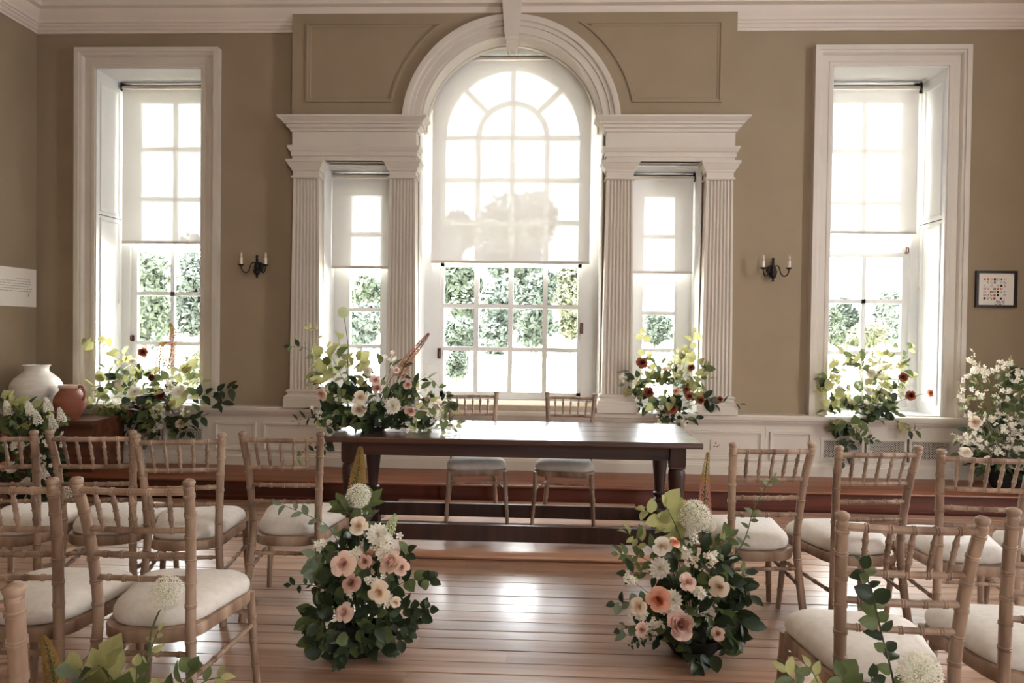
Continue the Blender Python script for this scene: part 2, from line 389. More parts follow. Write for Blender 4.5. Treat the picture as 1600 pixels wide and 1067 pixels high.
# ------------------------------------------------------------------ window builders
def wbars(win, bars, Y0, Y1, name='glazing_bar'):
    for x0, x1, z0, z1 in bars: MB().box(x0, x1, Y0, Y1, z0, z1).build(name, 'sash', win)
def wpane(win, x0, x1, z0, z1, Y): MB().box(x0, x1, Y-.002, Y+.002, z0, z1).build('pane', 'glass', win)
def tall_window(n, cx, label, mirror):
    """sash window, two panes wide, six rows; lining boards and architrave"""
    x0, x1 = cx-.495, cx+.495
    # frame ring with sill
    f = MB()
    f.box(x0, x0+.09, .38, .50, ZS, 3.725); f.box(x1-.09, x1, .38, .50, ZS, 3.725); f.box(x0, x1, .38, .50, 3.62, 3.725); f.box(x0, x1, .36, .52, ZS, ZS+.04)
    w = struct(f.build(f'window_{n}', 'sash'), label)
    gx0, gx1 = cx-.345, cx+.345
    for lo, hi, Y in ((.73, 2.16, .405), (2.13, 3.62, .445)):
        s = MB()
        xa, xb = x0+.09, x1-.09
        s.box(xa, gx0, Y, Y+.04, lo, hi); s.box(gx1, xb, Y, Y+.04, lo, hi)
        s.box(gx0, gx1, Y, Y+.04, lo, lo+(.06 if lo < 1 else .045)); s.box(gx0, gx1, Y, Y+.04, hi-(.045 if lo < 1 else .06), hi)
        s.build('sash', 'sash', w)
        zs = (.79, 1.225, 1.705, 2.115) if lo < 1 else (2.175, 2.625, 3.11, 3.56)
        wbars(w, [(cx-.019, cx+.019, zs[0], zs[3])] + [(gx0, gx1, z-.019, z+.019) for z in zs[1:3]], Y+.004, Y+.034)
        for i in range(3):
            for a, b in ((gx0, cx), (cx, gx1)): wpane(w, a, b, zs[i], zs[i+1], Y+.02)
    # lining: panelled jambs and soffit
    for sg, xe in ((1, x0), (-1, x1)):
        MB().box(min(xe, xe+sg*.012), max(xe, xe+sg*.012), -.02, .38, ZS, 3.725).build('jamb_lining', 'sash', w)
        for za, zb in ((.78, 2.38), (2.44, 3.62)):
            P = [(.03, za), (.33, za), (.33, zb), (.03, zb)]
            MB().sweep(P, [(0, 0), (.004, .01), (.016, .01), (.022, .003), (.03, 0)], (0, 1, 0), (0, 0, 1), (sg, 0, 0), closed=True).build('shutter_moulding', 'sash', w).location = (xe+sg*.012, 0, 0)
        MB().box(min(xe+sg*.012, xe+sg*.016), max(xe+sg*.012, xe+sg*.016), .02, .37, 2.405, 2.411).build('shutter_joint', 'slot', w)
    MB().box(x0, x1, -.02, .38, 3.713, 3.725).build('soffit_lining', 'sash', w)
    MB().box(x0, x1, -.02, .38, ZS-.01, ZS+.006).build('window_board', 'sash', w)
    # architrave
    A = [(0, 0), (0, .03), (.012, .034), (.03, .034), (.036, .028), (.09, .028), (.096, .045), (.105, .058), (.125, .062), (.125, .075), (.165, .075), (.165, 0)]
    t = MB().sweep([(x1, ZS), (x1, 3.725), (x0, 3.725), (x0, ZS)], A, *XZ, flip=True).build('architrave', 'white', w, True, 25)
    lt = MB().box(-.012, .012, -.02, 0, -.03, .03); lt.box(-.006, .006, -.045, -.02, -.022, .022)
    if mirror: lt.build('sash_lift', 'brass', w, loc=(gx1+.03, .405, 2.18))
    else: lt.build('sash_lift', 'brass', w, loc=(gx0-.04, .405, 1.27))
    return w
tall_window(1, -3.285, 'tall white sash window on the left with two columns of panes', False)
tall_window(5, 3.285, 'tall white sash window on the right with two columns of panes', True)
def side_light(n, cx, label):
    x0, x1 = cx-.305, cx+.305
    f = MB(); f.box(x0, x1, .30, .44, 2.72, 2.86); f.box(x0, x1, .28, .46, ZS, ZS+.05)
    a, b = (cx-.165, cx+.165)
    sh = .0 
    f.box(x0, a, .30, .44, ZS, 2.86); f.box(b, x1, .30, .44, ZS, 2.86)
    w = struct(f.build(f'window_{n}', 'sash'), label)
    zs = (.78, 1.225, 1.57, 1.92, 2.28, 2.66)
    s = MB(); s.box(a, a+.02, .31, .35, .74, 2.72); s.box(b-.02, b, .31, .35, .74, 2.72); s.box(a, b, .31, .35, .74, .79); s.box(a, b, .31, .35, 2.65, 2.72)
    s.build('sash', 'sash', w)
    wbars(w, [(a, b, z-.018, z+.018) for z in zs[1:5]], .312, .345)
    for i in range(5): wpane(w, a+.01, b-.01, zs[i], zs[i+1], .33)
    for xe, sg in ((x0, 1), (x1, -1)): MB().box(min(xe, xe+sg*.01), max(xe, xe+sg*.01), -.02, .30, ZS, 2.86).build('jamb_lining', 'sash', w)
    MB().box(x0, x1, -.02, .30, 2.85, 2.86).build('soffit_lining', 'sash', w); MB().box(x0, x1, -.10, .30, ZS-.005, ZS+.004).build('window_board', 'sash', w)
    return w
side_light(2, -1.375, 'narrow white window between the two left columns')
side_light(4, 1.375, 'narrow white window between the two right columns')

# arched centre window
ARZ = 3.19
def arc(r, n, a0=0, a1=PI, cz=ARZ, cx=0): return [(cx+r*math.cos(a0+(a1-a0)*i/n), cz+r*math.sin(a0+(a1-a0)*i/n)) for i in range(n+1)]
def spandrel(b, r, x1, z1, cz, Yf, Yb, n=32, zlow=None):
    """plate with a round-headed opening of radius r: from the arc out to the rectangle |x|<x1, z<z1"""
    fr = []; 
    angs = sorted({PI*i/n for i in range(n+1)} | {math.atan2(z1-cz, x1), PI-math.atan2(z1-cz, x1)})
    for a in angs:
        c, s = math.cos(a), math.sin(a)
        t = min(x1/abs(c) if abs(c) > 1e-9 else 1e9, (z1-cz)/s if s > 1e-9 else 1e9)
        fr.append(((r*c, cz+r*s), (t*c, cz+t*s)))
    rings = [[(i[0], Yf, i[1]), (o[0], Yf, o[1]), (o[0], Yb, o[1]), (i[0], Yb, i[1])] for i, o in fr]
    b.loft(rings)
    if zlow is not None:
        b.box(-x1, -r, Yf, Yb, zlow, cz); b.box(r, x1, Yf, Yb, zlow, cz)
    return b
f = spandrel(MB(), .66, .82, 4.06, ARZ, .30, .44, zlow=ZS); f.box(-.82, .82, .26, .46, ZS, ZS+.07)
w3 = struct(f.build('window_3', 'sash', None, True, 30), 'large round-headed white window in the centre with sunburst glazing bars')
s = MB(); s.sweep([(.66, .76)]+[(.66, ARZ)]+arc(.66, 28)[1:-1]+[(-.66, ARZ), (-.66, .76)], [(0, -.35), (0, -.31), (.035, -.31), (.035, -.35)], *XZ)
s.box(-.66, .66, .31, .35, .74, .815); s.box(-.66, .66, .31, .35, 1.985, 2.045)
s.build('sash', 'sash', w3, True, 30)
BW = .023
wbars(w3, [(x-BW, x+BW, a, b) for x in (-.322, 0, .322) for a, b in ((.81, 1.99), (2.04, ARZ))], .314, .346)
wbars(w3, [(-.63, .63, z-.02, z+.02) for z in (1.214, 1.617, 2.40, 2.795, ARZ)], .312, .348)
wbars(w3, [(-BW, BW, ARZ, ARZ+.63)], .314, .346)
MB().sweep(arc(.345, 24), [(0, -.346), (0, -.314), (-.046, -.314), (-.046, -.346)], *XZ, flip=True).build('glazing_bar', 'sash', w3, True, 30)
for sg in (1, -1):
    c = math.cos(PI/4); b = MB(); p0, p1 = .335, .635; q = BW
    pts = [(sg*(p0*c-q*c), ARZ+p0*c+q*c), (sg*(p0*c+q*c), ARZ+p0*c-q*c), (sg*(p1*c+q*c), ARZ+p1*c-q*c), (sg*(p1*c-q*c), ARZ+p1*c+q*c)]
    b.loft([[(x, .315, z) for x, z in pts], [(x, .345, z) for x, z in pts]]); b.build('glazing_bar', 'sash', w3)
xs = (-.63, -.322, 0, .322, .63)
for zz in ((.81, 1.214), (1.214, 1.617), (1.617, 1.99), (2.04, 2.40), (2.40, 2.795), (2.795, ARZ)):
    for i in range(4): wpane(w3, xs[i], xs[i+1], zz[0], zz[1], .33)
def sector(r0, r1, a0, a1):
    b = MB(); n = 8; o = arc(r1, n, a0, a1); i_ = arc(r0, n, a0, a1) if r0 > 0 else [(0, ARZ)]*(n+1)
    b.loft([[(o[k][0], .328, o[k][1]), (o[k][0], .332, o[k][1]), (i_[k][0], .332, i_[k][1]), (i_[k][0], .328, i_[k][1])] for k in range(n+1)])
    b.build('pane', 'glass', w3)
for k in range(4): sector(.33, .645, PI/4*k, PI/4*(k+1))
for k in range(2): sector(.02, .33, PI/2*k, PI/2*(k+1))
for xe, sg in ((-.82, 1), (.82, -1)): MB().box(min(xe, xe+sg*.01), max(xe, xe+sg*.01), -.0, .30, ZS, ARZ).build('jamb_lining', 'sash', w3)
for p, sg in (((-.665), 1), (.665, -1)):
    zz = at(689, 552, .3).z if sg > 0 else at(911, 513, .3).z
    MB().box(p-.014, p+.014, .275, .31, zz-.05, zz+.05).box(p-.006, p+.006, .25, .28, zz-.03, zz+.02).build('window_catch', 'brass', w3)

# ------------------------------------------------------------------ roller blinds
def blind(label, x0, x1, zt, zb, Y, box=True, chain=None):
    t = thing('roller_blind', label, 'blind', ((x0+x1)/2, Y, zb), 0, 'sheer roller blinds')
    h = zt-zb; w = (x1-x0)/2
    rings = []
    n = 14
    fab = MB()
    for i in range(n+1):
        z = h-.02-(h-.02)*i/n
        rings.append([(-w+2*w*k/10, .0015*math.sin(k*1.9+i*.5), z) for k in range(11)])
    fab.loft(rings, False, False)
    fab.build('fabric', 'blind', t, True, 180)
    tb = MB().tube([(-w-.01, .022, h), (w+.01, .022, h)], .024, 14).build('roller', 'blindbar', t, True, 40)
    MB().box(-w, w, -.008, .006, -.012, .012).build('bottom_bar', 'blindbar', t)
    for sx_ in (-1, 1): MB().box(sx_*(w+.012)-.004, sx_*(w+.012)+.004, -.01, .05, h-.03, h+.045).build('bracket', 'slot', t)
    if box: MB().box(-w-.01, w+.01, .03, .05, h+.028, h+.036).build('head_gap', 'slot', t)
    if chain:
        sx_, L = chain
        MB().tube([(sx_*(w+.02), -.012, h), (sx_*(w+.022), -.012, h-L*.5), (sx_*(w+.02), -.012, h-L)], .0022, 5).build('chain', 'white', t)
        MB().tube([(sx_*(w+.02), -.012, h-L), (sx_*(w+.02), -.012, h-L-.03), (sx_*(w+.02), -.012, h-L-.06)], [.003, .012, .004], 8).build('chain_weight', 'white', t, True)
blind('sheer blind half lowered over the tall left window', -3.725, -2.84, 3.66, 2.19, .31, chain=(-1, 2.0))
blind('sheer blind half lowered over the tall right window', 2.86, 3.70, 3.65, 2.33, .31, chain=(1, 1.8))
blind('wide sheer blind covering the upper half of the arched centre window', -.735, .722, 3.885, 2.02, .20)
blind('narrow sheer blind in the window between the left columns', -1.665, -1.09, 2.80, 1.96, .2)
blind('narrow sheer blind in the window between the right columns', 1.10, 1.655, 2.80, 1.94, .2)

# ------------------------------------------------------------------ spandrel panel, arch, keystone
sp = struct(spandrel(MB(), .9, 1.945, 4.30, 3.18, -.10, .02, 40).build('trim_5', 'wall', None, True, 30), 'taupe panelled box around the arch')
MB().box(-1.945, -.9, -.10, .02, 3.02, 3.18).build('lower_panel', 'wall', sp); MB().box(.9, 1.945, -.10, .02, 3.02, 3.18).build('lower_panel', 'wall', sp)
pmould = [(0, 0), (.003, .015), (.018, .016), (.024, .005), (.04, .005), (.046, 0), (.046, -.001)]
for sg in (1, -1):
    r = 1.07; a0 = math.asin((3.385-3.18)/r); a1 = math.asin((4.085-3.18)/r); n = 14
    P = [(1.82, 3.385), (1.82, 4.085)] + [(r*math.cos(a1+(a0-a1)*i/n), 3.18+r*math.sin(a1+(a0-a1)*i/n)) for i in range(n+1)]
    P = [(sg*x, z) for x, z in P]
    MB().sweep(P, [(u, v+.10) for u, v in pmould], *XZ, closed=True, flip=(sg < 0)).build('panel_moulding', 'wall', sp, True, 25)
ar = thing('arch_moulding', 'white moulded round arch over the centre window', 'arch', (0, 0, 0))
ap = [(0, .0), (0, .10), (.022, .10), (.025, .115), (.085, .115), (.09, .128), (.12, .13), (.128, .15), (.15, .155), (.175, .155), (.175, .08), (.175, .0)]
MB().sweep(arc(.78, 48, cz=3.18), [(u, v) for u, v in ap], *XZ, flip=True).build('archivolt', 'white', ar, True, 25)
# inner soffit rib, set deeper
MB().sweep(arc(.772, 40, cz=3.18), [(0, -.16), (0, -.10), (.008, -.10), (.008, 0), (.026, 0), (.026, -.16)], *XZ, flip=True).build('soffit_lining', 'white', ar, True, 25)
ks = MB(); ks.loft([[(-.058, -.19, 3.93), (.058, -.19, 3.93), (.058, .05, 3.93), (-.058, .05, 3.93)], [(-.098, -.205, 4.36), (.098, -.205, 4.36), (.098, .05, 4.36), (-.098, .05, 4.36)]])
ks.build('keystone', 'white', ar)
ks = MB(); ks.loft([[(-.02, -.0, 3.85), (.02, -.0, 3.85), (.02, .05, 3.85), (-.02, .05, 3.85)], [(-.03, -.02, 3.875), (.03, -.02, 3.875), (.03, .05, 3.875), (-.03, .05, 3.875)], [(-.05, -.05, 3.88), (.05, -.05, 3.88), (.05, .10, 3.88), (-.05, .10, 3.88)], [(-.052, -.12, 3.96), (.052, -.12, 3.96), (.052, .10, 3.96), (-.052, .10, 3.96)]])
ks.build('keystone_drop', 'white', ar)

# ------------------------------------------------------------------ fluted pilasters and entablatures
def pilaster(cx, label):
    t = thing('pilaster', label, 'column', (cx, 0, ZS), 0, 'fluted pilasters')
    def sec(hw, z, y0=-.135):
        pts = [(-hw, 0), (-hw, y0)]; nf = 7; st_ = 2*hw*.88/nf; x = -hw*.88
        for i in range(nf):
            a = x+i*st_
            pts += [(a+st_*.12, y0), (a+st_*.25, y0+.012), (a+st_*.5, y0+.016), (a+st_*.75, y0+.012), (a+st_*.88, y0)]
        return [(px, py, z) for px, py in pts + [(hw, y0), (hw, 0)]]
    MB().loft([sec(.131, .155), sec(.128, .7), sec(.120, 1.4), sec(.113, 2.035)]).build('shaft', 'white', t)
    R = lambda hw, d: [(hw, 0), (hw, -d), (-hw, -d), (-hw, 0)]
    base = [(-.1, 0), (.045, 0), (.045, .075), (.04, .08), (.042, .09), (.036, .103), (.024, .108), (.018, .115), (.018, .13), (.026, .136), (.028, .146), (.02, .155), (.004, .16), (-.1, .16)]
    MB().sweep(R(.13, .135), base, *XY).build('base', 'white', t, True, 25)
    cap = [(-.1, 2.02), (.0, 2.02), (.014, 2.025), (.014, 2.04), (.002, 2.045), (.002, 2.085), (.012, 2.09), (.014, 2.105), (.03, 2.125), (.045, 2.155), (.052, 2.16), (.052, 2.18), (-.1, 2.18)]
    MB().sweep(R(.114, .135), cap, *XY).build('capital', 'white', t, True, 25)
    MB().box(-.11, .11, -.13, 0, 2.02, 2.18).build('capital_core', 'white', t)
for x, l in ((-1.80, 'outermost fluted white pilaster on the left, by the left wall lamp'), (-.943, 'fluted white pilaster just left of the arched window'),
             (.955, 'fluted white pilaster just right of the arched window'), (1.81, 'outermost fluted white pilaster on the right, by the right wall lamp')): pilaster(x, l)
def entablature(x0, x1, label):
    t = thing('entablature', label, 'entablature', ((x0+x1)/2, 0, 2.87), 0, 'entablatures over the columns')
    w = (x1-x0)/2
    E_ = [(-.06, 0), (0, 0), (0, .035), (.010, .037), (.010, .075), (.02, .08), (.03, .10), (.036, .112), (.036, .125), (0, .127), (0, .25), (.012, .252), (.018, .272), (.04, .285), (.042, .305), (.058, .308), (.066, .325), (.098, .352), (.105, .358), (.105, .372), (-.06, .372)]
    MB().sweep([(w, -.001), (w, -.135), (-w, -.135), (-w, -.001)], E_, *XY).build('moulding', 'white', t, True, 22)
    MB().box(-w+.02, w-.02, -.12, -.001, .0, .370).build('core', 'white', t)
entablature(-1.925, -.825, 'white moulded entablature over the left pair of pilasters')
entablature(.835, 1.935, 'white moulded entablature over the right pair of pilasters')
# window seat
ws = thing('window_seat_cushion', 'long taupe seat cushion on the ledge of the arched window', 'cushion', (0, 0, .64))
b = MB(); rr = []
for x, ins in ((-.765, .03), (-.75, .008), (-.73, 0), (.745, 0), (.765, .008), (.777, .03)):
    rr.append([(x, yy, zz) for yy, zz in ((.22, .055), (.22, .11-ins*.4), (-.10, .108-ins*.4), (-.138+ins, .098-ins*.5), (-.146+ins, .06), (-.138+ins, .022+ins*.5), (-.1, .054))])
b.loft(rr); b.build('pad', 'seatpad', ws, True, 50)

# ------------------------------------------------------------------ chairs
def turned(path, r, rings, n=8, taper=1.0, dbl=True, rw=.0042, rh=.0026):
    """bamboo-turned stick: smooth path with pairs of raised rings at the given fractions"""
    P = [Vector(p) for p in path]
    seg = [0]
    for a, b in zip(P, P[1:]): seg.append(seg[-1]+(b-a).length)
    L = seg[-1]
    def pt(s):
        s = max(0, min(L, s))
        for i in range(len(P)-1):
            if s <= seg[i+1]+1e-9:
                return P[i].lerp(P[i+1], (s-seg[i])/max(1e-9, seg[i+1]-seg[i]))
        return P[-1]
    st_ = [(0, r), (L, r*taper)] + [(s, r*(1+(taper-1)*s/L)) for s in seg[1:-1]]
    for f_ in rings:
        c = f_*L; rr = r*(1+(taper-1)*f_)
        for k in ((-1, 1) if dbl else (0,)):
            cc = c+k*rw*.9
            st_ += [(cc-rw*.8, rr*1.0), (cc-rw*.3, rr+rh), (cc+rw*.3, rr+rh), (cc+rw*.8, rr*1.0)]
    st_ = sorted(st_); out = [st_[0]]
    for s in st_[1:]:
        if s[0]-out[-1][0] > 1e-4: out.append(s)
    return MB().tube([pt(s) for s, _ in out], [q for _, q in out], n)
def smooth_path(ctrl, n=10):
    P = [Vector(p) for p in ctrl]; out = []
    for i in range(len(P)-1):
        p0 = P[max(0, i-1)]; p1 = P[i]; p2 = P[i+1]; p3 = P[min(len(P)-1, i+2)]
        for k in range(n):
            t = k/n
            out.append(.5*((2*p1)+(p2-p0)*t+(2*p0-5*p1+4*p2-p3)*t*t+(3*p1-p0-3*p2+p3)*t**3))
    return out+[P[-1]]
PTOP = Vector((.183, -.262, .885))
POST = [(.190, -.238, 0), (.166, -.205, .25), (.156, -.190, .44), (.163, -.205, .62), (.172, -.228, .76), tuple(PTOP)]
def post_at(z):
    p = smooth_path(POST, 12)
    for a, b in zip(p, p[1:]):
        if a.z <= z <= b.z: return a.lerp(b, (z-a.z)/(b.z-a.z))
    return p[-1]
def rounded_trap(wr, wf, yr, yf, rr, rf, n=7, bow=.0):
    """seat outline, rear wr wide, front wf wide, rounded corners"""
    pts = []
    for cx, cy, r, a0 in ((wf/2-rf, yf-rf, rf, 0), (-wf/2+rf, yf-rf, rf, PI/2), (-wr/2+rr, yr+rr, rr, PI), (wr/2-rr, yr+rr, rr, 1.5*PI)):
        for k in range(n+1):
            a = a0+PI/2*k/n; pts.append((cx+r*math.cos(a), cy+r*math.sin(a)))
    return pts
CH = {}
def mk():
    ms = lambda b, m='chair', an=40: b.mesh('chair_part', m, True, an)
    for s in (1, -1):
        p = [(s*v.x, v.y, v.z) for v in smooth_path(POST, 6)]
        b = turned(p, .0172, (.12, .30, .40, .535, .62, .71, .80, .89, .965), 10)
        # mushroom finial
        t = Vector((s*PTOP.x, PTOP.y, PTOP.z))
        b.lathe([(.0, -.01), (.0165, -.008), (.0145, .001), (.018, .006), (.0205, .013), (.0185, .020), (.010, .025), (0, .026)], 12, t)
        CH['post%d' % s] = ms(b)
        CH['leg%d' % s] = ms(turned([(s*.218, .222, 0), (s*.206, .207, .20), (s*.198, .198, .38)], .0125, (.25, .5, .74), 10, 1.35))
    def cross(z, r, rings, bow=.012, dbl=True):
        a = post_at(z); pts = []
        for k in range(9):
            t = -1+k/4; pts.append((a.x*t, a.y-bow*(1-t*t), z))
        return turned(pts, r, rings, 8, 1, dbl)
    CH['top'] = ms(cross(.868, .0115, (.17, .335, .5, .665, .83), .018))
    CH['r2'] = ms(cross(.735, .0105, (.17, .335, .5, .665, .83), .016))
    CH['r3'] = ms(cross(.648, .0105, (.15, .32, .5, .68, .85), .012))
    CH['r4'] = ms(cross(.567, .0100, (.15, .32, .5, .68, .85), .010))
    at_ = post_at(.868); ab = post_at(.735)
    for i in range(5):
        t = -1+2*(i+1)/6; t2 = t
        p0 = Vector((ab.x*t, ab.y-.016*(1-t*t), .735)); p1 = Vector((at_.x*t2, at_.y-.018*(1-t2*t2), .868))
        b = MB(); fr = [(0, .006), (.12, .008), (.26, .0105), (.28, .0128), (.31, .0128), (.33, .0105), (.48, .0095), (.49, .012), (.52, .012), (.53, .0095), (.68, .0105), (.70, .0128), (.73, .0128), (.75, .0105), (.88, .008), (1, .006)]
        b.tube([p0.lerp(p1, f_) for f_, _ in fr], [q*.78 for _, q in fr], 8); CH['sp%d' % i] = ms(b)
    # seat frame and cushion
    o = rounded_trap(.352, .425, -.21, .225, .13, .08)
    b = MB(); rings = []
    for k, (sc, z) in enumerate(((.93, .352), (.985, .352), (1.0, .358), (1.0, .386), (.985, .394), (.90, .394))):
        rings.append([(x*sc, y*sc, z) for x, y in o])
    b.loft(rings); CH['seat'] = ms(b, 'chair', 40)
    b = MB(); rings = []
    o = rounded_trap(.342, .42, -.196, .222, .14, .09)
    for sc, z in ((.93, .393), (.985, .399), (1.005, .413), (1.0, .428), (.965, .444), (.88, .459), (.72, .470), (.48, .477), (.2, .480), (.02, .480)):
        rings.append([(x*sc, .012+y*sc, z) for x, y in o])
    b.loft(rings); CH['cush'] = ms(b, 'cushion', 80)
    zl = lambda s, z: Vector((s*(.218-(.022)*z/.43), .222-.026*z/.43, z))
    pr_ = lambda s, z: Vector((s*post_at(z).x, post_at(z).y, z))
    rg = (.12, .34, .5, .66, .88)
    CH['sb'] = ms(turned([pr_(-1, .315), pr_(1, .315)], .0085, rg)); CH['sf'] = ms(turned([zl(-1, .30), zl(1, .30)], .0085, rg))
    for s in (1, -1): CH['ss%d' % s] = ms(turned([pr_(s, .235), zl(s, .25)], .0085, rg))
mk()
def chair(x, y, rz, label, z=0, sc=1.0):
    t = thing('chiavari_chair', label, 'chair', (x, y, z), rz, 'limed wood chairs with linen seat pads')
    t.scale = (sc, sc, sc)
    for s in (1, -1): link('back_post', CH['post%d' % s], t); link('front_leg', CH['leg%d' % s], t)
    link('seat_frame', CH['seat'], t); link('seat_cushion', CH['cush'], t)['label'] = 'oatmeal linen seat pad'
    link('top_rail', CH['top'], t)
    for k in ('r2', 'r3', 'r4'): link('back_rail', CH[k], t)
    for i in range(5): link('spindle', CH['sp%d' % i], t)
    for k in ('sb', 'sf', 'ss1', 'ss-1'): link('stretcher', CH[k], t)
    return t
def chair_from_tops(p, q, label, zt=.912, ang=None, z=0):
    """place a chair by its two surveyed post tops (left, right as seen from behind)"""
    a = atz(*p, zt) if not isinstance(p, Vector) else p
    if q is not None:
        b = atz(*q, zt); m = (a+b)/2; rz = math.atan2(b.y-a.y, b.x-a.x) if ang is None else ang
    else:
        rz = ang; m = a + Vector((math.cos(rz), math.sin(rz), 0))*.183
    off = Matrix.Rotation(rz, 3, 'Z') @ Vector((0, .262, 0))
    return chair(m.x+off.x, m.y+off.y, rz, label, z)
D = math.radians
def mirrored_right(p, ang, label, zt=.912):
    a = atz(*p, zt); d = Vector((math.cos(ang), math.sin(ang), 0)); m = a - d*.183
    off = Matrix.Rotation(ang, 3, 'Z') @ Vector((0, .262, 0)); return chair(m.x+off.x, m.y+off.y, ang, label)
mirrored_right((53, 671), D(6), 'chair of the front left row half cut off at the left edge')
chair_from_tops((80, 671), (204, 671), 'chair in the front left row directly below the terracotta jug')
chair_from_tops((222.5, 676), (338, 675.5), 'chair in the front left row whose back covers the grille below the left window arrangement', ang=D(12))
chair_from_tops((382.5, 672.5), (497, 674), 'aisle chair of the front left row, beside the left floor flowers')
mirrored_right((82, 745), D(1), 'chair of the near left row cut off by the left edge')
chair_from_tops((122, 744), (293, 747.5), 'whole chair of the near left row, behind the lone white allium')
mirrored_right((22, 910), D(10), 'chair nearest the viewer at bottom left, only a post and rail end showing')
chair_from_tops((1145, 690), (1270, 690), 'aisle chair of the front right row, beside the right floor flowers')
chair_from_tops((1310, 695), (1436.5, 695), 'chair in the front right row, second from the aisle, below the right window')
chair_from_tops((1471.5, 700.6), None, 'chair in the front right row, third from the aisle, before the white blossom spray', ang=D(-6))
r4 = atz(1471.5, 700.6, .912)
chair(r4.x+.66, r4.y+.22, D(-10), 'chair at the right edge of the front right row, mostly its pale seat pad showing')
chair_from_tops((1326, 798), (1525.5, 805.5), 'aisle chair of the near right row with a leafy vine hanging at its back', ang=D(-3))
chair_from_tops((1584, 792), None, 'chair of the near right row cut off by the right edge', ang=D(-2))
f1, f2 = atz(719.6, 822, .042), atz(791.6, 821, .042); m1 = (f1+f2)/2
chair(m1.x-.085, -1.255, D(180+10), 'chair behind the table on the left, partly hidden by the table flowers', .0425, .98)
f1, f2 = atz(844.6, 821, .042), atz(922.4, 826, .042); m2 = (f1+f2)/2
chair(m2.x+.01, -1.245, D(180-8), 'chair behind the table on the right, beside the empty tabletop', .0425, .98)

# ------------------------------------------------------------------ table
TX0, TX1, TY0, TY1 = -1.02, 1.26, -2.09, -1.20
tb = thing('refectory_table', 'long dark oak table with turned legs and low stretchers before the arched window', 'table', ((TX0+TX1)/2, (TY0+TY1)/2, 0))
hw, hd = (TX1-TX0)/2, (TY1-TY0)/2
nb = 4; bw = 2*hd/nb
for i in range(nb):
    b = MB(); y0 = -hd+i*bw; e = .003
    fr = .012 if i == 0 else e; bk = .012 if i == nb-1 else e
    pr = [(y0+fr*.6, .703), (y0+(.0 if i == 0 else .0005), .712), (y0+(.0 if i == 0 else .0005), .730), (y0+fr, .738), (y0+bw-bk, .738), (y0+bw-.0005, .730), (y0+bw-.0005, .712), (y0+bw-bk*.6, .703)]
    b.loft([[(-hw+.006, yy, zz) for yy, zz in pr]] + [[(x, yy, zz) for yy, zz in pr] for x in (-hw, hw)][1:] )
    b.build('top_board', 'table', tb)
lx, ly = hw-.128, hd-.14
leg = [(.0, 0), (.047, 0), (.047, .20), ]
def table_leg(cx, cy):
    b = MB()
    def sq(h, z): return [(cx-h, cy-h, z), (cx+h, cy-h, z), (cx+h, cy+h, z), (cx-h, cy+h, z)]
    b.loft([sq(.047, 0), sq(.047, .21)])
    b.loft([sq(.047, .565), sq(.043, .575), sq(.047, .585), sq(.047, .703)])
    b.lathe([(.03, .205), (.044, .215), (.046, .225), (.036, .235), (.030, .245), (.044, .262), (.046, .275), (.035, .285), (.034, .30), (.037, .34), (.043, .40), (.049, .46), (.052, .50), (.052, .53), (.048, .552), (.040, .561), (.045, .567), (.03, .572)], 18, (cx, cy, 0))
    b.build('leg', 'tablez', tb, True, 35)
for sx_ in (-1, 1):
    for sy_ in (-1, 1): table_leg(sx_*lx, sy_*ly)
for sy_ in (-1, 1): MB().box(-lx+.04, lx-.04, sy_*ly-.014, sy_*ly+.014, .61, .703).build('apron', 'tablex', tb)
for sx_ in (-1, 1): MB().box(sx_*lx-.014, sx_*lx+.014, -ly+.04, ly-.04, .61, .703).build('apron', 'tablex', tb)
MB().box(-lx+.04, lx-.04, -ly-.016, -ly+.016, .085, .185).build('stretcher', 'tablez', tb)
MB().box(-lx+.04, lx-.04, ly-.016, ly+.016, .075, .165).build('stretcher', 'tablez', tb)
for sx_ in (-1, 1): MB().box(sx_*lx-.03, sx_*lx+.03, -ly+.04, ly-.04, .085, .18).build('stretcher', 'tablez', tb)

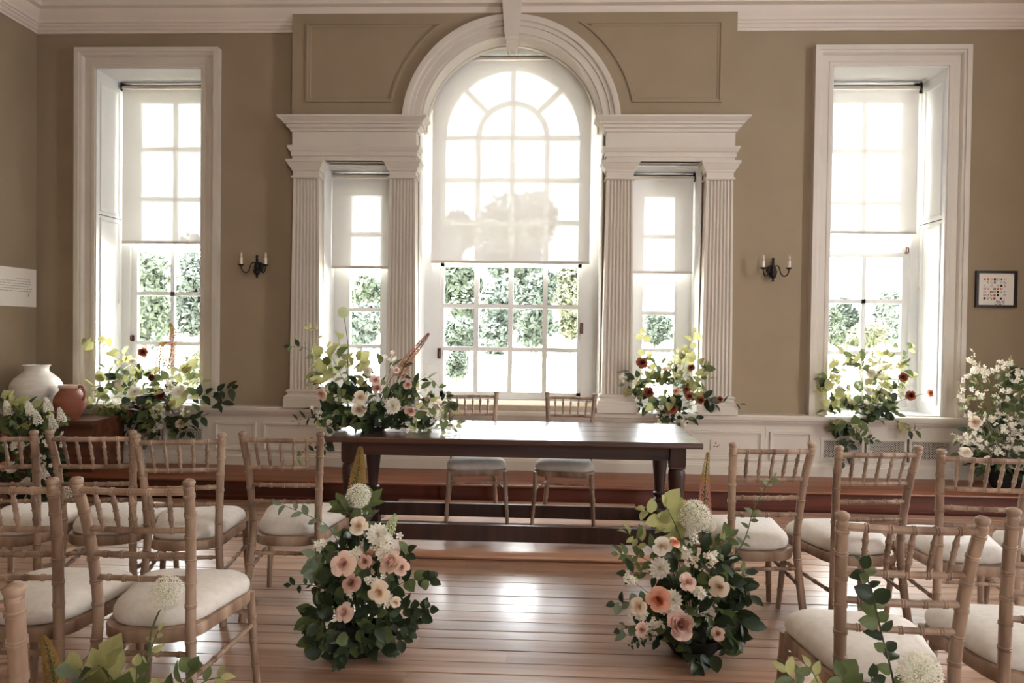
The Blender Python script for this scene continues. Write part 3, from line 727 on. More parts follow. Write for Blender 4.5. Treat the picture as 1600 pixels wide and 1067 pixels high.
# ------------------------------------------------------------------ wall lamps
def sconce(px, py, label):
    p = at(px, py, 0)
    t = thing('wall_lamp', label, 'lamp', (p.x, 0, p.z), 0, 'twin candle wall lamps')
    b = MB().lathe([(0, -.105), (.008, -.103), (.011, -.094), (.006, -.085), (.012, -.078), (.026, -.062), (.030, -.045), (.026, -.028), (.014, -.014), (.016, .0), (.019, .015), (.013, .035), (.010, .06), (.015, .066), (.008, .075), (.013, .088), (.010, .10), (0, .105)], 16)
    b.build('stem', 'iron', t, True, 60, (0, -.05, 0))
    b = MB().lathe([(0, 0), (.045, 0), (.045, .006), (.03, .014), (0, .016)], 20).build('back_plate', 'iron', t, True); b.rotation_euler = (PI/2, 0, 0)
    MB().tube([(0, -.012, 0), (0, -.05, 0)], .008).build('bracket', 'iron', t)
    for s in (-1, 1):
        d = Vector((s*.80, -.60, 0))
        ctrl = [(0, 0), (.012, .028), (.03, .038), (.048, .028), (.058, .0), (.07, -.035), (.095, -.056), (.122, -.045), (.135, -.015), (.137, .004)]
        P = smooth_path([Vector((0, -.05, -.005))+d*u+Vector((0, 0, z)) for u, z in ctrl], 5)
        arm = MB().tube(P, .0055, 8).build('arm', 'iron', t, True)
        e = Vector((0, -.05, -.005))+d*.137
        MB().tube([Vector((0, -.05, -.03))+d*.01, Vector((0, -.05, -.035))+d*.03, Vector((0, -.05, -.012))+d*.035], .004, 6).build('scroll', 'iron', t, True)
        MB().lathe([(0, .0), (.012, .0), (.027, .012), (.029, .016), (.012, .012), (0, .012)], 16).build('drip_pan', 'iron', arm, True, 60, e)
        MB().lathe([(0, .0), (.0125, 0), (.0125, .062), (.009, .064), (0, .064)], 14).build('candle_tube', 'candle', arm, True, 40, e+Vector((0, 0, .012)))
        MB().lathe([(.006, 0), (.009, .004), (.0115, .018), (.009, .035), (.004, .048), (0, .052)], 12).build('bulb', 'bulb', arm, True, 80, e+Vector((0, 0, .076)))
sconce(405, 417, 'black iron twin candle wall lamp on the left wall panel')
sconce(1205, 422, 'black iron twin candle wall lamp on the right wall panel')

# ------------------------------------------------------------------ framed print and left notice
a, b2 = at(1523.5, 423, 0), at(1586, 481, 0)
pw, ph = (b2.x-a.x)/2, (a.z-b2.z)/2
pc = thing('framed_print', 'small black framed print of tiny coloured shapes on the right wall', 'picture', ((a.x+b2.x)/2, 0, (a.z+b2.z)/2))
MB().sweep([(-pw, -ph), (pw, -ph), (pw, ph), (-pw, ph)], [(0, .0), (0, .026), (.022, .026), (.022, .0)], *XZ, closed=True).build('frame', 'black', pc)
MB().box(-pw+.01, pw-.01, -.012, -.004, -ph+.01, ph-.01).build('sheet', 'paper', pc)
cols = [mat('print_black', srgb(40, 36, 34), .8), mat('print_orange', srgb(196, 112, 62), .8), mat('print_grey', srgb(140, 136, 128), .8), mat('print_red', srgb(150, 70, 50), .8), mat('print_blue', srgb(92, 110, 128), .8)]
pm = MB()
def dot(x, z, s, kind):
    k = len(pm.v); Y = -.0127
    def poly(pts): 
        k = len(pm.v); pm.v += [(x+px*s, Y, z+pz*s) for px, pz in pts]; pm.face(list(range(k, k+len(pts))))
    if kind == 0: poly([(-1, -1), (1, -1), (1, 1), (-1, 1)])
    elif kind == 1: poly([(0, -1), (1, 0), (0, 1), (-1, 0)])
    elif kind == 2:
        for q in range(8):
            a0, a1 = q*PI/4, (q+1)*PI/4
            poly([(math.cos(a0), math.sin(a0)), (math.cos(a1), math.sin(a1)), (.6*math.cos(a1), .6*math.sin(a1)), (.6*math.cos(a0), .6*math.sin(a0))])
    elif kind == 3: poly([(-1, -1), (-.3, -1), (-.3, 1), (-1, 1)]); poly([(.3, -1), (1, -1), (1, 1), (.3, 1)])
    elif kind == 4: poly([(-1, .2), (0, .2), (0, 1), (-1, 1)]); poly([(0, -1), (1, -1), (1, -.1), (0, -.1)])
    elif kind == 5: poly([(-.4, -.4), (.4, -.4), (.4, .4), (-.4, .4)])
ROWS = ["1a0b2b0a3c1a5a", "..4a4b0c..2c4a", "5b..2c..5a0a4d", "3d3b..3a0b3d..", "3c..3a2a0a5a2c", "3a3b4a0b0a..2a", "0a2a4d0d..0a5c"]
rows_ci = {'a': 0, 'b': 1, 'c': 2, 'd': 3}
for j, row in enumerate(ROWS):
    for i in range(7):
        kx = row[2*i:2*i+2]
        if kx == '..': continue
        pm.cm = rows_ci[kx[1]]
        dot(-.085+i*.028-.01, .085-j*.0275, .0095, int(kx[0]))
pm.cm = 0
for j in range(4):
    for i in range(9):
        if (i*7+j*3) % 5: dot(-.005+i*.0095, -.103-j*.014, .0034, 0)
pm.build('printed_shapes', cols, pc)
pn = thing('notice_board', 'white rectangular notice with faint grey text on the left wall', 'notice', (LX, -.23, 1.55))
MB().box(0, .02, -.33, .205, 0, .34).build('board', 'paper', pn)
tx = MB(); r2 = random.Random(3)
for j in range(6):
    y = -.28 if j else -.05
    while y < .12:
        L = r2.uniform(.012, .04); z = .245-j*.022
        k = len(tx.v); tx.v += [(.0205, y, z-.003), (.0205, y+L, z-.003), (.0205, y+L, z+.003), (.0205, y, z+.003)]; tx.face([k, k+1, k+2, k+3]); y += L+.008
k = len(tx.v); tx.v += [(.0205, .10, .09), (.0205, .115, .09), (.0205, .115, .12), (.0205, .10, .12)]; tx.face([k, k+1, k+2, k+3])
tx.build('printed_text', mat('pale_print', srgb(168, 162, 156), .8), pn)

# ------------------------------------------------------------------ chest, vase, jug
cs = thing('wooden_chest', 'old pine chest on the step in the left corner under the vases', 'chest', (-3.89, -.38, .163))
MB().box(-.44, .45, -.20, .25, 0, .40).build('body', 'chest', cs)
MB().box(-.45, .465, -.225, .255, .402, .432).build('lid', 'chest', cs)
for x in (-.25, .2): MB().box(x-.03, x+.03, -.212, -.20, .0, .40).build('batten', 'chest', cs)
v = at(57, 640, -.42)
vs = thing('white_vase', 'large round chalk white pottery vase in the left corner', 'vase', (v.x, -.42, .595))
MB().lathe([(0, 0), (.085, 0), (.095, .01), (.125, .06), (.165, .13), (.192, .20), (.200, .25), (.192, .29), (.165, .335), (.125, .37), (.100, .39), (.092, .405), (.092, .425), (.098, .44), (.106, .447), (.105, .452), (.092, .450), (.085, .43), (.085, .40), (.10, .38), (.02, .2), (0, .2)], 40).build('body', 'ceramic', vs, True, 50)
v = at(109, 640, -.50)
jg = thing('terracotta_jug', 'terracotta jug with pale rim and looped handle beside the white vase', 'jug', (v.x, -.50, .595), D(-5))
MB().lathe([(0, 0), (.062, 0), (.070, .01), (.098, .06), (.119, .11), (.125, .15), (.118, .19), (.095, .225), (.078, .245), (.074, .262), (.073, .27), (.066, .27), (.066, .25), (.08, .22), (.02, .1), (0, .1)], 32).build('body', 'terra', jg, True, 50)
MB().lathe([(.066, .262), (.080, .262), (.086, .272), (.084, .288), (.076, .292), (.068, .288), (.066, .27)], 32).build('rim', 'glaze', jg, True, 60)
MB().tube(smooth_path([(.074, 0, .272), (.10, 0, .282), (.127, 0, .262), (.138, 0, .22), (.13, 0, .18), (.112, 0, .165)], 5), [.012]*5+[.011]*21, 10).build('handle', 'terra', jg, True)

# ------------------------------------------------------------------ garden outside
def patchy(name, c1, c2, sc, rough=.9):
    return mat(name, c1, rough, c2, sc, spec=.1)
gm = patchy('dry_lawn', srgb(194, 192, 178), srgb(178, 178, 160), .35)
struct(MB().box(-160, 160, .5, 240, -1.0, -.55).build('ground', gm), 'pale dry lawn outside the windows')
TM = [thin('tree_foliage_%s' % n, srgb(*a), srgb(*b), .35, .7, .08, .6) for n, a, b in (('mid', (54, 62, 50), (68, 76, 62)), ('dark', (46, 54, 47), (58, 66, 57)), ('blue', (64, 72, 66), (78, 86, 79)), ('olive', (70, 74, 56), (84, 86, 68)))]  # leaf colours greyed so that they carry the outdoor haze
bark = mat('tree_bark', srgb(92, 82, 70), .9, srgb(70, 62, 54), 8)
def foliage(r, rx, ry, rz, n, leaf, lumps=9):
    """crown: leaf clumps scattered over several rounded lumps"""
    b = MB(); L = []
    for i in range(lumps):
        a = r.uniform(0, 2*PI); q = r.uniform(.1, .75); h = r.uniform(-.75, .75); s_ = r.uniform(.35, .6)
        L.append((Vector((math.cos(a)*q*(1-.3*abs(h)), math.sin(a)*q*(1-.3*abs(h)), h)), s_))
    for i in range(n):
        c, s_ = L[i % lumps]; d = Vector((r.gauss(0, 1), r.gauss(0, 1), r.gauss(0, 1))).normalized()
        p = c + d*s_*r.uniform(.7, 1.02); p = Vector((p.x*rx, p.y*ry, p.z*rz))
        u = Vector((r.gauss(0, 1), r.gauss(0, 1), r.gauss(0, 1))).normalized(); v_ = u.cross(d+Vector((.01, .02, .3))).normalized(); l = leaf*r.uniform(.6, 1.3)
        k = len(b.v); b.v += [p-u*l, p+v_*l*.5, p+u*l, p-v_*l*.5]; b.face([k, k+1, k+2, k+3])
    return b
TREES = [  # label, px, py of crown centre, depth, crown half width px, half height px, material
    ('broad leafy tree filling the left window, left half', 225, 455, 34, 52, 72, 0),
    ('broad leafy tree filling the left window, right half', 312, 448, 38, 48, 66, 2),
    ('tree with rounded crown seen in the narrow left window', 585, 462, 55, 34, 32, 0),
    ('low blue green tree in the narrow left window', 560, 512, 42, 46, 30, 2),
    ('leafy tree at the left of the arched window', 716, 462, 52, 40, 48, 0),
    ('tall rounded tree behind the blind of the arched window', 806, 396, 70, 66, 78, 1),
    ('leafy tree in the middle of the arched window', 778, 490, 50, 40, 52, 2),
    ('dark leafy tree right of the centre bar of the arched window', 838, 488, 47, 36, 54, 1),
    ('spreading tree at the right of the arched window', 890, 470, 54, 36, 58, 3),
    ('pale distant tree behind the left half of the arched window', 700, 378, 85, 42, 50, 2),
    ('low shrub under the left trees of the arched window', 726, 525, 44, 36, 22, 1),
    ('round distant tree in the narrow right window', 1023, 512, 75, 23, 20, 1),
    ('dark spreading pine in the right window, left of its bar', 1324, 500, 80, 20, 28, 1),
    ('tall spreading pine in the right window, right of its bar', 1387, 494, 74, 25, 36, 2),
    ('low green tree at the left edge of the right window', 1296, 512, 62, 22, 26, 0),
    ('low pale bush between the pines in the right window', 1350, 524, 64, 30, 16, 3),
]
for i, (lab, px, py, Y, hx, hz, mi) in enumerate(TREES):
    r = random.Random(100+i); p = at(px, py, Y); s_ = (Y-CAM.y)/FPX
    t = thing('garden_tree', lab, 'tree', (p.x, Y, -.55), 0, 'trees across the lawn')
    fo = foliage(r, hx*s_, hx*s_*.9, hz*s_, 4200, .0062*(Y+6)*.9, 14).build('crown', TM[mi], t, loc=(0, 0, p.z+.55)); 
    h = p.z+.55
    MB().tube([(0, 0, 0), (.1, 0, h*.5), (0, .1, h+hz*s_*.3)], [.02*h+.1, .015*h+.08, .05], 8).build('trunk', bark, t, True)
b = MB(); r = random.Random(77)
for i in range(9000):
    x = r.uniform(-130, 130); h = 3.2+1.6*math.sin(x*.11)+1.0*math.sin(x*.31+1); p = Vector((x, 165+r.uniform(-2, 2), -.55+h*math.sqrt(r.random())))
    u = Vector((r.gauss(0, 1), r.gauss(0, 1), r.gauss(0, 1))).normalized(); v_ = u.orthogonal().normalized(); l = r.uniform(.5, 1.0); k = len(b.v)
    b.v += [p-u*l, p+v_*l*.6, p+u*l, p-v_*l*.6]; b.face([k, k+1, k+2, k+3])
tag(b.build('tree_line', TM[2]), 'low hazy line of trees along the far edge of the lawn', 'trees', kind='stuff')
def bush(name, lab, cat, px, py, Y, hx, hz, mi, n=900, leaf=.05):
    p = at(px, py, Y); s_ = (Y-CAM.y)/FPX
    t = thing(name, lab, cat, (p.x, Y, -.55)); r = random.Random(px)
    foliage(r, hx*s_, hx*s_, hz*s_, n, leaf, 14).build('foliage', TM[mi], t, loc=(0, 0, p.z+.55))
    MB().tube([(0, 0, 0), (0, .02, (p.z+.55)*.6), (.02, 0, p.z+.55)], .04, 7).build('stem', bark, t)
bush('clipped_bush', 'dark round clipped bush at the lower left pane of the arched window', 'bush', 715, 566, 9, 20, 26, 1, 1500, .05)
bush('yellow_shrub', 'pale yellow green shrub low in the left window', 'bush', 302, 582, 7, 34, 36, 3, 900, .06)
grass_m = thin('feather_grass', srgb(196, 186, 142), srgb(170, 168, 120), .4, .8, .1)
def tuft(lab, px, py, Y, w, h):
    p = at(px, py, Y); t = thing('grass_tuft', lab, 'grass', (p.x, Y, -.55), 0, 'feathery grasses outside'); b = MB(); r = random.Random(px)
    for i in range(170):
        a = Vector((r.uniform(-w, w), r.uniform(-.15, .15), 0)); l = h*r.uniform(.6, 1.05); d = Vector((r.uniform(-.25, .45), r.uniform(-.2, .2), 1))
        q = a+d*l*.6; e = a+Vector((d.x*1.9, d.y*1.9, .95))*l; k = len(b.v)
        b.v += [a-Vector((.006, 0, 0)), a+Vector((.006, 0, 0)), q+Vector((.006, 0, 0)), e, q-Vector((.006, 0, 0))]; b.face([k, k+1, k+2, k+3, k+4])
    o = b.build('blades', grass_m, t); o['kind'] = 'stuff'
tuft('feathery grass tuft below the clipped bush', 704, 612, 6.6, .5, .55)
tuft('low feathery grass tuft right of the clipped bush', 782, 616, 7.0, .4, .42)

# ------------------------------------------------------------------ leaf and flower meshes
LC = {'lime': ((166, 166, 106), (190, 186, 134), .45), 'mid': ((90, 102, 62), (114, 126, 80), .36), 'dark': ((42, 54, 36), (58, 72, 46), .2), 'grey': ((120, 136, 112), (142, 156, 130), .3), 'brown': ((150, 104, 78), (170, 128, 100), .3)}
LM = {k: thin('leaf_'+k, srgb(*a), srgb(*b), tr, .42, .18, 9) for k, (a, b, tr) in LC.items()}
LEAF = {}
def leaf_mesh(kind, col, var):
    w = {'round': .40, 'oval': .27, 'lance': .12, 'lobed': .46}[kind]
    n = 5; b = MB(); rows = []
    for i in range(n+1):
        t = i/n
        if kind == 'lobed': hw = w*(.35+.65*abs(math.sin(t*PI*2.5+.5)))*math.sin(PI*min(1, t*.93+.07))**.5
        elif kind == 'round': hw = w*math.sin(PI*(t**.8)*.97+.05)**.75
        else: hw = w*math.sin(PI*t**.85)**.9
        hw = max(hw, .012)
        if i == n: hw = .008
        z = (-.22 if var == 0 else .12 if var == 1 else -.5)*t*t
        y = t*(1-.12*abs(z))
        rows.append([(-hw, y, z+hw*.32), (0, y, z), (hw, y, z+hw*.32)])
    b.loft(rows, False, False)
    return b.mesh('leaf', LM[col], True, 180)
def leaf_me(kind, col):
    k = (kind, col, rnd.randrange(3))
    if k not in LEAF: LEAF[k] = leaf_mesh(*k)
    return LEAF[k]
PETAL = {}
for n, a, b_, tr in (('cream', (246, 236, 218), (240, 224, 204), .25), ('blush', (238, 212, 198), (244, 224, 210), .25), ('mauve', (216, 176, 162), (228, 194, 180), .2), ('peach', (240, 184, 156), (244, 202, 178), .25), ('white', (244, 240, 230), (238, 232, 218), .3),
                     ('rust', (142, 74, 54), (168, 98, 74), .2), ('burgundy', (84, 34, 34), (112, 50, 44), .15), ('green', (176, 186, 132), (206, 210, 170), .35), ('straw', (168, 140, 78), (190, 156, 96), .3), ('rose', (176, 128, 110), (206, 160, 140), .3), ('yellow', (226, 206, 120), (216, 190, 96), .2)):
    PETAL[n] = thin('petal_'+n, srgb(*a), srgb(*b_), tr, .6, .06, 5)
HEART = {'cream': 'ivory', 'blush': 'mauve', 'mauve': 'rose', 'peach': 'apricot', 'white': 'cream', 'rust': 'burgundy', 'burgundy': 'burgundy'}
PETAL['ivory'] = thin('petal_ivory', srgb(240, 220, 196), srgb(232, 210, 184), .22, .6, .06, 5)
PETAL['apricot'] = thin('petal_apricot', srgb(214, 132, 98), srgb(226, 152, 118), .2, .6, .06, 5)
stem_m = mat('green_stem', srgb(92, 108, 58), .55, srgb(70, 84, 46), 20)
brown_m = mat('woody_stem', srgb(84, 66, 46), .7, srgb(64, 50, 36), 20)
BL = {}
def rose_me(col):
    if ('rose', col) in BL: return BL['rose', col]
    r = random.Random(len(col)); b = MB()
    for R_, H, n, curl, dz in ((.10, .62, 3, .02, .0), (.20, .66, 3, .04, .0), (.32, .70, 4, .07, 0), (.46, .70, 4, .10, -.03), (.62, .64, 5, .15, -.08), (.78, .52, 5, .24, -.14)):
        for i in range(n):
            b.cm = 1 if R_ < .4 else 0
            th = 2*PI*i/n + R_*7 + r.uniform(-.15, .15); dl = PI/n*1.25; rows = []
            for iv in range(5):
                v = iv/4; row = []
                for iu in range(5):
                    u = -1+iu/2
                    rad = R_*(math.sin(v*PI/2)**.7)*(1-.06*u*u)+curl*v**4 + .03*u*(1 if i % 2 else -1)
                    z = H*v**1.15*(1-.16*u*u*v) - curl*.8*v**5 + dz
                    a = th+u*dl*(.35+.65*math.sin(PI*min(.93, v*.62+.25)))
                    row.append((rad*math.cos(a), rad*math.sin(a), z-.25))
                rows.append(row)
            b.loft(rows, False, False)
    b.lathe([(0, -.42), (.16, -.40), (.24, -.3), (.2, -.2), (0, -.2)], 8)
    BL['rose', col] = b.mesh('rose', [PETAL[col], PETAL[HEART[col]]], True, 180, recalc=False); return BL['rose', col]
def dahlia_me(col):
    if ('dahlia', col) in BL: return BL['dahlia', col]
    b = MB()
    for R_, n, tilt, w in ((1.0, 15, .15, .2), (.82, 13, .5, .18), (.6, 11, .85, .15), (.36, 8, 1.2, .1)):
        for i in range(n):
            a = 2*PI*i/n+R_*3; d = Vector((math.cos(a)*math.cos(tilt), math.sin(a)*math.cos(tilt), math.sin(tilt))); s_ = Vector((-math.sin(a), math.cos(a), 0)); nn = d.cross(s_)
            rows = [[d*(t*R_)-s_*w*q+nn*(-.1*q), d*(t*R_), d*(t*R_)+s_*w*q+nn*(-.1*q)] for t, q in ((.08, .4), (.45, 1), (.8, .8), (1, .05))]
            b.loft(rows, False, False)
    b.cm = 1; b.lathe([(0, .0), (.16, .05), (.14, .16), (0, .2)], 8)
    BL['dahlia', col] = b.mesh('dahlia', [PETAL[col], PETAL['yellow']], True, 180, recalc=False); return BL['dahlia', col]
def blossom_me(col, n=5):
    if ('blossom', col) in BL: return BL['blossom', col]
    b = MB()
    for i in range(n):
        a = 2*PI*i/n; d = Vector((math.cos(a), math.sin(a), .22)); s_ = Vector((-math.sin(a), math.cos(a), 0))
        k = len(b.v); b.v += [Vector((0, 0, 0)), d*.6-s_*.36, d+Vector((0, 0, .1))-s_*.16, d+Vector((0, 0, .1))+s_*.16, d*.6+s_*.36]; b.face([k, k+1, k+2, k+3, k+4])
    b.cm = 1; b.lathe([(0, -.02), (.16, .0), (.12, .16), (0, .2)], 6)
    BL['blossom', col] = b.mesh('blossom', [PETAL[col], PETAL['yellow']], False, recalc=False); return BL['blossom', col]
def allium_me(col):
    if ('allium', col) in BL: return BL['allium', col]
    b = MB(); n = 150; r = random.Random(2)
    for i in range(n):
        z = 1-2*(i+.5)/n; a = i*2.39996; q = math.sqrt(1-z*z); d = Vector((q*math.cos(a), q*math.sin(a), z)); u = d.orthogonal().normalized(); v_ = d.cross(u); R_ = r.uniform(.82, 1.0)
        b.cm = 1; k = len(b.v); b.v += [d*.1-u*.012, d*.1+u*.012, d*R_+u*.012, d*R_-u*.012]; b.face([k, k+1, k+2, k+3]); b.cm = 0
        for j in range(5):
            aa = 2*PI*j/5+i; w1 = u*math.cos(aa)+v_*math.sin(aa); w2 = d.cross(w1); k = len(b.v)
            b.v += [d*R_*.96, d*(R_+.04)+w1*.11-w2*.045, d*(R_+.10)+w1*.2, d*(R_+.04)+w1*.11+w2*.045]; b.face([k, k+1, k+2, k+3])
    b.lathe([(0, -.12), (.1, -.05), (.1, .05), (0, .12)], 8)
    BL['allium', col] = b.mesh('allium', [PETAL[col], PETAL['green']], False, recalc=False); return BL['allium', col]
def lilac_me(col):
    if ('lilac', col) in BL: return BL['lilac', col]
    b = MB(); r = random.Random(5)
    for i in range(56):
        t = i/56; q = .34*(1-t)**.7+.05; a = i*2.39996; c = Vector((q*math.cos(a), q*math.sin(a), t*1.5)); d = Vector((math.cos(a), math.sin(a), .5)).normalized(); u = d.orthogonal().normalized(); v_ = d.cross(u); s_ = .2*(1-.5*t)
        for j in range(4):
            aa = PI/2*j+r.uniform(0, 1); w1 = u*math.cos(aa)+v_*math.sin(aa); w2 = d.cross(w1); k = len(b.v)
            b.v += [c, c+w1*s_*.6-w2*s_*.4+d*.03, c+w1*s_+d*.05, c+w1*s_*.6+w2*s_*.4+d*.03]; b.face([k, k+1, k+2, k+3])
    b.cm = 1; b.tube([(0, 0, -.3), (0, 0, 1.45)], [.03, .012], 5)
    BL['lilac', col] = b.mesh('snapdragon', [PETAL[col], stem_m], False, recalc=False); return BL['lilac', col]
def foxtail_mesh(P, w, col, col2, n=300):
    """tapering flower spike along the path P (list of vectors), w = radius at its foot"""
    b = MB(); r = random.Random(9); P = smooth_path(P, 10); m = len(P)-1
    for i in range(n):
        t = (i/n)**.9; k0 = min(m-1, int(t*m)); p = P[k0].lerp(P[k0+1], t*m-k0); ax = (P[k0+1]-P[k0]).normalized(); u = ax.orthogonal().normalized(); v_ = ax.cross(u); a = i*2.39996
        rad = w*(1-t)**.75+.004; d = (u*math.cos(a)+v_*math.sin(a)+ax*.5).normalized(); c = p+d*rad; s_ = max(.0035, w*.34*(1-.65*t)); e = d.cross(ax).normalized()
        b.cm = 0 if t < .62 else 1
        k = len(b.v); b.v += [c-d*s_, c+e*s_*.55, c+d*s_*.9+ax*s_*.5, c-e*s_*.55]; b.face([k, k+1, k+2, k+3])
        k = len(b.v); b.v += [c-d*s_, c+ax*s_*.6, c+d*s_*.8, c-ax*s_*.5]; b.face([k, k+1, k+2, k+3])
        if i % 3 == 0:
            k = len(b.v); b.v += [p, p+ax*.003, c+ax*.002, c-ax*.001]; b.face([k, k+1, k+2, k+3])
    b.cm = 2; b.tube(P, [.006*(1-.7*i/m) for i in range(m+1)], 5)
    return b.mesh('foxtail_lily', [PETAL[col], PETAL[col2], stem_m], False, recalc=False)

# ------------------------------------------------------------------ flower arrangements
class Arr:
    """one arrangement: an Empty at its foot; every leaf, bloom and stem is a part"""
    def __init__(s, name, label, base, Y, seed, cat='flowers'):
        s.t = thing(name, label, cat, base, 0, 'flower arrangements'); s.base = Vector(base); s.Y = Y; s.r = random.Random(seed); s.nl = {}
        s.px = (Y-CAM.y)/FPX
        s.heart = s.base+Vector((0, 0, .05))
    def put(s, name, me, p, rot, sc):
        o = link(name, me, s.t); o.matrix_local = Matrix.Translation(Vector(p)-s.base) @ rot.to_4x4() @ Matrix.Diagonal((sc, sc, sc, 1)); return o
    def leaf(s, p, d, n, kind, col, size):
        nm = {'oval': 'leaf', 'round': 'round_leaf', 'lance': 'narrow_leaf', 'lobed': 'lobed_leaf'}[kind]
        if s.nl.get(nm, 0) >= 290: return
        s.nl[nm] = s.nl.get(nm, 0)+1
        d = d.normalized(); z = (n-d*n.dot(d))
        if z.length < 1e-3: z = d.orthogonal()
        z.normalize(); x = d.cross(z)
        s.put(nm, leaf_me(kind, col), p, Matrix((x, d, z)).transposed(), size*s.r.uniform(.75, 1.2))
    def rv(s, k=1): return Vector((s.r.uniform(-k, k), s.r.uniform(-k, k), s.r.uniform(-k, k)))
    def stem(s, pts, rad=.0025, m=None):
        P = smooth_path([Vector(q) for q in pts], 5)
        b = MB().tube([q-s.base for q in P], [rad*(1-.5*i/len(P)) for i in range(len(P))], 5); b.build('stem', m or stem_m, s.t, True)
        return P
    def spray(s, pix, kind, col, size, n, dY=0, rad=.002, m=None, tip=True, blossoms=0, bcol='white', bsize=.012):
        k = len(pix)-1
        W = [at(px, py, s.Y+(dY*i/k if not isinstance(dY, tuple) else dY[0]+(dY[1]-dY[0])*i/k)) for i, (px, py) in enumerate(pix)]
        P = s.stem(W, rad, m)
        L = len(P)-1
        for i in range(n):
            f_ = .15+.85*(i+.5)/n; q = P[min(L, int(f_*L))]; ax = (P[min(L, int(f_*L)+1)]-P[max(0, int(f_*L)-1)]).normalized()
            side = ax.cross(Vector((0, -1, .25))).normalized()*(1 if i % 2 else -1)
            d = side*.85+ax*.55+s.rv(.35)
            s.leaf(q, d, Vector((0, -.75, .55))+s.rv(.6), kind, s.r.choice(col) if isinstance(col, (list, tuple)) else col, size)
        if tip: s.leaf(P[-1], (P[-1]-P[-2]), Vector((0, -.75, .55))+s.rv(.5), kind, s.r.choice(col) if isinstance(col, (list, tuple)) else col, size*.8)
        for i in range(blossoms):
            q = P[s.r.randrange(L//3, L+1)]+s.rv(.018); s.blossom(q, bcol, bsize)
    def blossom(s, q, col, size):
        s.put('blossom', blossom_me(col), q, (Vector((0, -.8, .4))+s.rv(.9)).to_track_quat('Z', 'Y').to_matrix(), size*s.r.uniform(.75, 1.2))
    def cluster(s, px, py, rpx, n, size=.013, col='white', dY=0):
        c = at(px, py, s.Y+dY); R_ = rpx*s.px
        for i in range(n): s.blossom(c+Vector((s.r.gauss(0, .5)*R_, s.r.gauss(0, .35)*R_, s.r.gauss(0, .5)*R_)), col, size)
        s.stem([s.heart, (s.heart+c)/2+s.rv(.02), c], .0016)
    def fill(s, px, py, hx, hy, hd, n, kinds, cols, size, dY=0, lo=.45):
        c = at(px, py, s.Y+dY)
        for i in range(n):
            d = s.rv(1)
            while d.length > 1 or d.length < .1: d = s.rv(1)
            d.normalize()
            if d.y > .3 and s.r.random() < .6: d.y = -d.y
            q = s.r.uniform(lo, 1)
            p = c+Vector((d.x*hx*s.px*q, d.y*hd*q, d.z*hy*s.px*q))
            hang = s.base.y > -.3 and s.base.z > .6          # on a ledge: foliage in front of it may hang down
            if hang and p.z < s.base.z+.02: p.y = min(p.y, -.175)
            elif p.z < s.base.z+.012: p.z = s.base.z+.012+s.r.uniform(0, .04)
            dd = d+s.rv(.7)
            if p.z < s.base.z+.06 and not hang: dd.z = abs(dd.z)
            if hang and p.z < s.base.z+.02: dd.y = -abs(dd.y)
            s.leaf(p, dd, d*.5+Vector((0, -.5, .5))+s.rv(.6), s.r.choice(kinds), s.r.choice(cols), size)
    def core(s, px, py, hx, hy, hd, dY=0):
        """short woody twigs that carry the leaves in the middle of the bunch"""
        c = at(px, py, s.Y+dY)
        for i in range(16):
            d = s.rv(1).normalized(); s.stem([s.heart, s.heart.lerp(c, .5)+s.rv(.03), c+Vector((d.x*hx*s.px*.75, d.y*hd*.7, d.z*hy*s.px*.75))], .0024, brown_m if i % 2 else stem_m)
    def bloom(s, px, py, kind, col, R_, dY=-.08, face=None, stem=True):
        p = at(px, py, s.Y+dY); d = Vector(face) if face else (Vector((0, -1, .35))+s.rv(.55))
        if kind == 'rose': R_ *= .86
        me = {'rose': rose_me, 'dahlia': dahlia_me, 'allium': allium_me, 'snapdragon': lilac_me}[kind](col)
        s.put({'rose': 'rose', 'dahlia': 'dahlia', 'allium': 'allium_head', 'snapdragon': 'snapdragon'}[kind], me, p, d.to_track_quat('Z', 'Y').to_matrix() @ Matrix.Rotation(s.r.uniform(0, 6), 3, 'Z'), R_)
        if stem:
            b = p-d.normalized()*R_*.35
            s.stem([s.heart, s.heart.lerp(b, .6)+Vector((0, .02, .02)), b], .0025)
    def foxtail(s, pix, w, col, col2, dY=0, stem_to=True, n=300):
        P = [at(px, py, s.Y+dY) for px, py in pix]
        me = foxtail_mesh([p-s.base for p in P], w, col, col2, n); link('foxtail_lily', me, s.t)
        if stem_to: s.stem([s.heart, s.heart.lerp(P[0], .5)+s.rv(.02), P[0]], .004)
    def bowl(s, R_, h, m='dark'):
        MB().lathe([(0, 0), (R_*.6, 0), (R_*.65, .008), (R_*.95, h*.7), (R_, h), (R_*.93, h), (R_*.85, h*.7), (0, h*.6)], 20).build('bowl', m, s.t, True, 50)
dm = ('dark', 'dark', 'mid'); lm = ('lime', 'mid', 'lime'); ml = ('mid', 'lime', 'mid', 'dark')

